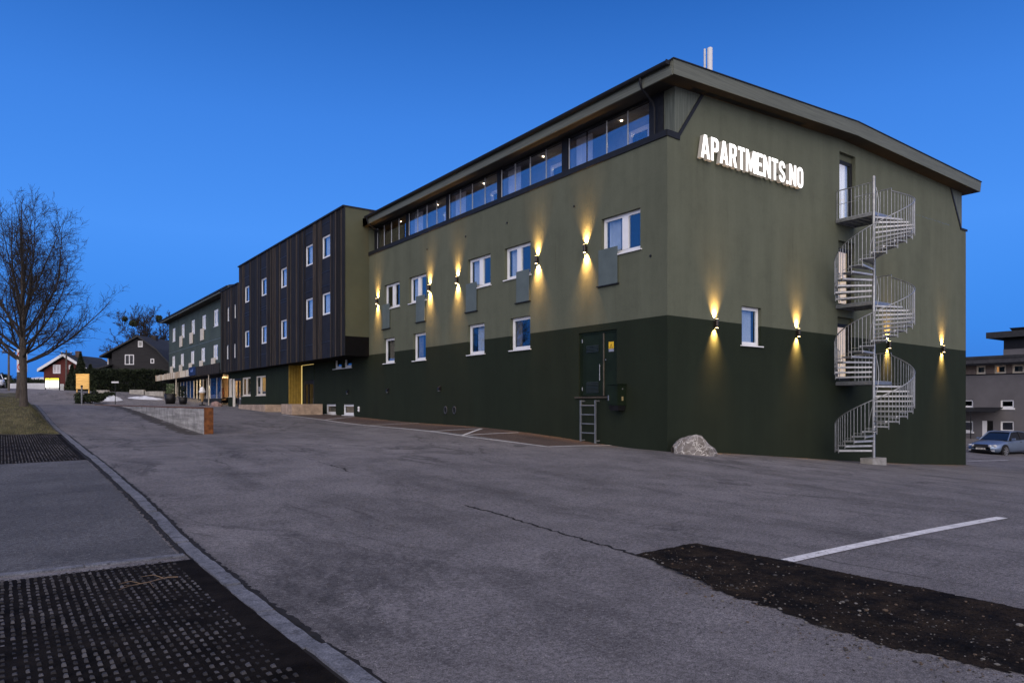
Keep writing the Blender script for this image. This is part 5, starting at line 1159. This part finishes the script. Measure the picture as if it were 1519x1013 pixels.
# white fence, lit board, low white roofed building
x, y = lp_(14, 77); x1, y1 = lp_(96, 75); FN = empty('picket_fence', ((x+x1)/2, (y+y1)/2, 3.1), 0, 'white picket fence along the upper street before the red house', 'fence')
mb = MB(); d = Vector((x1-x, y1-y, 0)); L = d.length; d.normalize(); nn = int(L/.16)
for k in range(nn):
    p = Vector((x, y, 0))+d*(k*.16); z = H(p.x, p.y); q = d*.06; t = Vector((-d.y, d.x, 0))*.015
    mb.hexa([(*(p-q-t).xy, z), (*(p+q-t).xy, z), (*(p+q+t).xy, z), (*(p-q+t).xy, z), (*(p-q-t).xy, z+.72), (*(p+q-t).xy, z+.72), (*(p+q+t).xy, z+.72), (*(p-q+t).xy, z+.72)], WTRIM)
mb.build('pickets', FN); mb = MB()
for h in (.2, .55):
    a = Vector((x, y, H(x, y)+h)); b = Vector((x1, y1, H(x1, y1)+h)); mb.tube([a+Vector((.05, .06, 0)), a.lerp(b, .5)+Vector((.05, .06, 0)), b+Vector((.05, .06, 0))], .035, WTRIM, 4)
mb.build('rails', FN)
x, y = lp_(77.5, 74); LB = empty('lit_board', (x, y, H(x, y)), -YAW, 'bright backlit white board with a yellow band in front of the white fence', 'board')
mb = MB(); w2 = S(87.5, 74, 77.5); zb = H(x, y); z0, z1 = Z(575, 74)-zb, Z(561, 74)-zb
mb.box(-w2, w2, -.02, .1, z0, z1-.22, em('board_white', (1, .97, .8), 1.15)); mb.box(-w2, w2, -.02, .1, z1-.219, z1, em('board_yellow', (1, .78, .05), 1.0)); mb.build('panel', LB, True)
mb = MB(); mb.box(-.27, -.2, -.035, -.021, z0, z1, pm('board_bar', (.35, .33, .2), .6)); mb.box(-w2-.04, -w2, -.03, .12, -.1, z1+.04, DARKM); mb.box(w2, w2+.04, -.03, .12, -.1, z1+.04, DARKM); mb.build('frame', LB, True)
# utility poles
for px_, D_, top, lab in ((98.4, 74, 519, 'grey utility pole standing in front of the red house'), (13, 66, 517, 'dark utility pole near the left edge behind the street trees')):
    x, y = lp_(px_, D_); r = empty('utility_pole', (x, y, H(x, y)), 0, lab, 'pole'); mb = MB(); h = Z(top, D_)-H(x, y); mb.tube([(0, 0, -.3), (0, 0, h)], [.11, .075], pm('weathered_pole', (.10, .09, .08), .9, .3), 10); mb.build('pole', r, True)
    mb = MB(); mb.box(-.5, .5, -.05, .05, h-.45, h-.33, BARK)
    for q in (-.42, .42): mb.lathe([(0, .14), (.04, .12), (.045, 0), (0, 0)], (q, 0, h-.33), WTRIM, 8)
    mb.build('crossarm', r, True)
xa, ya = lp_(98.4, 74); xb2, yb2 = lp_(13, 66)
mb = MB(); za, zb2 = Z(523, 74), Z(521, 66)
for o_ in (-.4, .4):
    P = [(xa+(xb2-xa)*t+o_, ya+(yb2-ya)*t, za+(zb2-za)*t-1.2*t*(1-t)) for t in [i/14 for i in range(15)]]; mb.tube(P, .012, BLK, 4)
    xc, yc = lp_(170, 95); P = [(xa+(xc-xa)*t+o_, ya+(yc-ya)*t, za+(6.9-za)*t-1.4*t*(1-t)) for t in [i/14 for i in range(15)]]; mb.tube(P, .012, BLK, 4)
tag(mb.build('overhead_wire'), 'thin overhead wires strung from the pole by the red house', 'wire')
# pale low roof and dark garden shrubs behind the trunks
x, y = lp_(52, 90); r = empty('low_shed', (x, y, H(x, y)), -YAW, 'low shed with pale roof seen left of the red house', 'shed'); zb = H(x, y); mb = MB(); mb.box(-1.6, 1.2, 0, 3, -.3, Z(563, 90)-zb, DKW); mb.build('wall', r, True); mb = MB(); mb.hexa([(-1.9, -.3, Z(563, 90)-zb), (1.4, -.3, Z(563, 90)-zb), (1.4, 3.3, Z(563, 90)-zb), (-1.9, 3.3, Z(563, 90)-zb), (-1.9, -.3, Z(562.5, 90)-zb), (1.4, -.3, Z(561, 90)-zb), (1.4, 3.3, Z(558, 90)-zb), (-1.9, 3.3, Z(558, 90)-zb)], WTRIM); mb.build('roof', r, True)
def shrub(px_, D_, w_, h, seed, lab, n=1800, s=.12, z=None):
    x, y = lp_(px_, D_); R = random.Random(seed); r = empty('dark_shrub', (x, y, H(x, y) if z is None else z), -YAW, lab, 'shrub'); mb = MB()
    for k in range(5): a = k*1.25; mb.tube([(0, 0, -.1), (math.cos(a)*w_*.3, math.sin(a)*.3, h*.7)], [.03, .008], BARK, 5)
    mb.build('stems', r, True); C_ = [(R.uniform(-w_*.7, w_*.7), R.uniform(-.5, .5), h*R.uniform(.2, .62), R.uniform(.28, .42)*min(w_, h)) for _ in range(8)]
    def f(R):
        c = R.choice(C_); v = Vector((R.gauss(0, 1), R.gauss(0, 1), R.gauss(0, 1))).normalized()*c[3]*R.random()**.4; return (c[0]+v.x, c[1]+v.y, max(.05, c[2]+v.z))
    mb = MB(); leafcloud(mb, R, n, f, s); mb.build('foliage', r, True)
shrub(14, 88, 1.6, 3.6, 1, 'rounded dark evergreen shrub at the far left behind the utility pole', 3000); shrub(31, 80, 1.3, 2.5, 2, 'dark bush behind the sign and the second trunk', 2400)
shrub(50, 79, 1.6, 1.7, 3, 'low dark bush between the trunk and the red house', 2200); shrub(135, 60, 1.6, 1.0, 4, 'low dark shrubs beside the timber panel and grey post', 2200); shrub(152, 63, 1.3, .8, 5, 'low dark planting left of the snow heap', 1500)
# traffic sign on the mound, half hidden by the trunk
x, y = lp_(33, 31); r = empty('road_sign', (x, y, gz(x, y)), -YAW, 'tall pale sign plate with red ringed prohibition signs behind the trunk', 'sign'); zb = gz(x, y)
SG = pm('sign_plate', (.62, .63, .66), .5, .06); SR_ = pm('sign_red', (.45, .03, .02), .5, .08); SW = pm('sign_white', (.75, .75, .76), .5, .04)
mb = MB(); mb.tube([(0, .05, -.2), (0, .05, Z(516, 31)-zb)], .035, GALV, 10); mb.build('post', r, True)
mb = MB(); mb.box(-.225, .225, -.02, .0, Z(552, 31)-zb, Z(518, 31)-zb, SG); pl = mb.build('plate', r, True)
def ring(mb, cx, cz, ro, ri, d, m, n=28):
    for k in range(n):
        a, b = 2*PI*k/n, 2*PI*(k+1)/n; c = lambda q, t: (cx+q*math.cos(t), d, cz+q*math.sin(t))
        if ri: mb.face([c(ro, a), c(ro, b), c(ri, b), c(ri, a)], m)
        else: mb.face([(cx, d, cz), c(ro, a), c(ro, b)], m)
for cz in (Z(544.5, 31)-zb, Z(527.5, 31)-zb):
    mb = MB(); ring(mb, 0, cz, .2, 0, -.024, SW); ring(mb, 0, cz, .2, .155, -.028, SR_)
    if cz < Z(536, 31)-zb:   # crossed-out turn arrow
        mb.prism([(-.02, cz-.11), (.03, cz-.11), (.03, cz+.02), (-.05, cz+.02), (-.05, cz+.06), (-.12, cz), (-.05, cz-.06), (-.05, cz-.025), (-.02, cz-.025)], [], lambda a, b, d: (a, d, b), -.029, -.0285, BLK)
    mb.prism([(-.135, cz+.085), (-.105, cz+.115), (.135, cz-.085), (.105, cz-.115)], [], lambda a, b, d: (a, d, b), -.032, -.031, SR_); mb.build('prohibition_disc', pl, True)
# timber panel lit by the street, T sign, thin post, snow, blocks
x, y = lp_(122.5, 66); r = empty('wooden_screen', (x, y, H(x, y)), -YAW, 'pale yellow timber screen on posts beside the conifer', 'screen'); zb = H(x, y)
TP = pm('lit_yellow_timber', (.72, .45, .14), .6, .25, 3, stretch=(.5, .5, 4)); w2 = S(132, 66, 122.5); mb = MB(); mb.box(-w2, w2, -.03, .03, Z(577, 66)-zb, Z(555.5, 66)-zb, TP); mb.build('board', r, True)  # pale timber tone, with the warm glow on the board put into the colour
mb = MB()
for q in (-w2, w2-.08): mb.box(q, q+.08, .031, .1, -.2, Z(555.5, 66)-zb, TP)
mb.box(-w2-.03, w2+.03, -.05, .05, Z(555.5, 66)-zb, Z(555, 66)-zb+.03, TP); mb.build('frame', r, True)
ld = bpy.data.lights.new('panel_lamp', 'SPOT'); ld.energy = 60; ld.color = (1, .7, .35); ld.spot_size = 1.3; ld.shadow_soft_size = .1
lo_ = bpy.data.objects.new('panel_lamp', ld); COL.objects.link(lo_); lo_.parent = r; lo_.location = (0, -1.6, Z(556, 66)-zb+1.0); lo_.rotation_euler = (math.radians(48), 0, 0)
x, y = lp_(121.3, 57); r = empty('bollard_post', (x, y, H(x, y)), 0, 'slim grey post at the pavement edge before the timber panel', 'post'); h = Z(574, 57)-H(x, y); mb = MB(); mb.tube([(0, 0, -.1), (0, 0, h)], .06, pm('post_grey', (.16, .17, .19), .6, .2), 10); mb.lathe([(0, .16), (.08, .12), (.09, 0), (.0, 0)], (0, 0, h), BLK, 10); mb.build('post', r, True)
x, y = lp_(171, 60); r = empty('arm_sign', (x, y, H(x, y)), -YAW, 'thin post with a narrow pale nameplate before the hedge', 'sign'); zb = H(x, y); mb = MB(); mb.tube([(0, 0, -.1), (0, 0, Z(565.5, 60)-zb)], .03, DARKM, 8); mb.build('post', r, True)
mb = MB(); w2 = S(176.3, 60, 171); mb.box(-w2, w2, -.045, -.031, Z(568, 60)-zb, Z(565.8, 60)-zb, SG); mb.build('nameplate', r, True)
SNOW = pm('old_snow', (.50, .53, .60), .9, .2, 2, .3, 20)
def heap(px_, D_, w_, d_, h, lab, seed):
    x, y = lp_(px_, D_); rs_ = np.random.RandomState(seed); n = 26; vs = []; fs = []
    for i in range(n+1):
        for j in range(n+1):
            u, v = -1+2*i/n, -1+2*j/n; q = max(0, 1-u*u-v*v); hh = h*q**.8*(1+.3*math.sin(u*7+seed)*math.sin(v*6))
            P = Vector((x, y, 0))+RT*u*w_+FW*v*d_; vs.append((P.x, P.y, H(P.x, P.y)+hh-.03+rs_.uniform(-.01, .01)))
    fs = [(i*(n+1)+j, (i+1)*(n+1)+j, (i+1)*(n+1)+j+1, i*(n+1)+j+1) for i in range(n) for j in range(n)]; mb = MB(); mb.mesh(vs, fs, SNOW, True); tag(mb.build('snow_heap'), lab, 'snow heap', 'old snow heaps')
heap(165, 63, .95, .8, .42, 'rounded grey snow heap left of centre before the hedge', 1); heap(216, 65, 1.7, .6, .22, 'long flat grey snow bank at the right end of the hedge', 2)
for px_, D_, w_, lab in ((153, 66, .55, 'grey concrete block at the hedge foot, left of the snow heap'), (204, 68, .7, 'grey concrete block at the hedge foot between the snow heaps'), (230, 68, .9, 'long grey concrete block at the hedge foot near the shop')):
    x, y = lp_(px_, D_); r = empty('concrete_block', (x, y, H(x, y)), -YAW, lab, 'block', 'concrete blocks by the hedge'); mb = MB(); mb.hexa([(-w_, -.2, -.1), (w_, -.2, -.1), (w_, .2, -.1), (-w_, .2, -.1), (-w_+.03, -.17, .42), (w_-.03, -.17, .42), (w_-.03, .17, .42), (-w_+.03, .17, .42)], CONC); mb.build('block', r, True)
# shop forecourt: pots, stand, stone
def pot(x, y, rad, h, lab, seed, ph, lm):
    R = random.Random(seed); z = H(x, y); r = empty('potted_plant', (x, y, z), 0, lab, 'plant'); mb = MB(); mb.lathe([(0, 0), (rad*.75, 0), (rad, h), (rad*.9, h), (rad*.88, h-.06), (0, h-.06)], (0, 0, 0), BLK, 18); mb.build('pot', r, True)
    mb = MB(); LEAF2 = lm
    for k in range(260):
        a = R.uniform(0, 6.28); q = rad*.8*R.random()**.5; zz = h+ph*R.random(); p = Vector((q*math.cos(a)*(1.2-.5*zz/(h+ph)), q*math.sin(a), zz)); u = Vector((R.gauss(0, .5), R.gauss(0, .5), 1)).normalized()*.13; t = u.orthogonal().normalized()*.05; mb.face([p, p+u*.5+t, p+u, p+u*.5-t], LEAF2)
    mb.build('foliage', r, True)
pot(-3.4, 53.3, .5, .85, 'black pot with pale green plant at the shop corner by the hedge end', 3, .8, pm('pale_leaf', (.16, .22, .12), .7, .3)); pot(-2.6, 52.2, .38, .6, 'lower black pot with dark green plant before the shop window', 4, .9, LEAF[1])
x, y = -1.75, 49.0; z = H(x, y); r = empty('display_stand', (x, y, z), 0, 'white topped tan cone shaped display stand outside the shop', 'stand')
mb = MB(); mb.lathe([(0, 0), (.25, 0), (.25, .06), (.05, .1), (.05, .3)], (0, 0, 0), BLK, 14); mb.build('base', r, True); mb = MB(); mb.lathe([(.05, .3), (.12, .5), (.2, .95), (.23, 1.0), (.2, 1.02)], (0, 0, 0), pm('cone_tan', (.42, .27, .12), .6, .2), 16); mb.build('cone', r, True)
mb = MB(); mb.lathe([(.2, 1.02), (.27, 1.08), (.26, 1.2), (.2, 1.27), (.22, 1.32), (.16, 1.42), (.06, 1.52), (0, 1.55)], (0, 0, 0), WHITE, 16); mb.build('swirl', r, True)
mb = MB(); R = random.Random(6); nu, nv = 16, 10; vs = []
x, y = -1.95, 43.5; z = H(x, y)
for i in range(nv+1):
    for j in range(nu):
        t = PI/2*i/nv; a = 2*PI*j/nu; q = 1+.12*math.sin(a*3+i)+.06*math.sin(a*7); vs.append((x+.42*q*math.cos(t)*math.cos(a), y+.7*q*math.cos(t)*math.sin(a), z-.04+.40*math.sin(t)*q))
mb.mesh(vs, [(i*nu+j, i*nu+(j+1) % nu, (i+1)*nu+(j+1) % nu, (i+1)*nu+j) for i in range(nv) for j in range(nu)], pm('pink_stone', (.28, .19, .17), .8, .3, 6, .5, 12))
tag(mb.build('rounded_rock'), 'pinkish rounded rock beside the pale shop door jamb', 'rock')
# far wooded ridge closing the view behind the houses
mb = MB(); rs_ = np.random.RandomState(9); n = 120; P = []
for k in range(n+1):
    a = math.radians(55+150*k/n); q = 330; P.append((-15+q*math.cos(a), -14+q*math.sin(a), 6+9*abs(math.sin(k*.21))+3*math.sin(k*.9)+rs_.uniform(-.8, .8)))
for k in range(n):
    a, b = P[k], P[k+1]; o1 = Vector((a[0]+15, a[1]+14, 0)).normalized()*60; o2 = Vector((b[0]+15, b[1]+14, 0)).normalized()*60
    mb.face([(a[0]-o1.x, a[1]-o1.y, -3), (b[0]-o2.x, b[1]-o2.y, -3), b, a], LEAF[0], True); mb.face([a, b, (b[0]+o2.x, b[1]+o2.y, -3), (a[0]+o1.x, a[1]+o1.y, -3)], LEAF[0], True)
struct(mb.build('hills'))
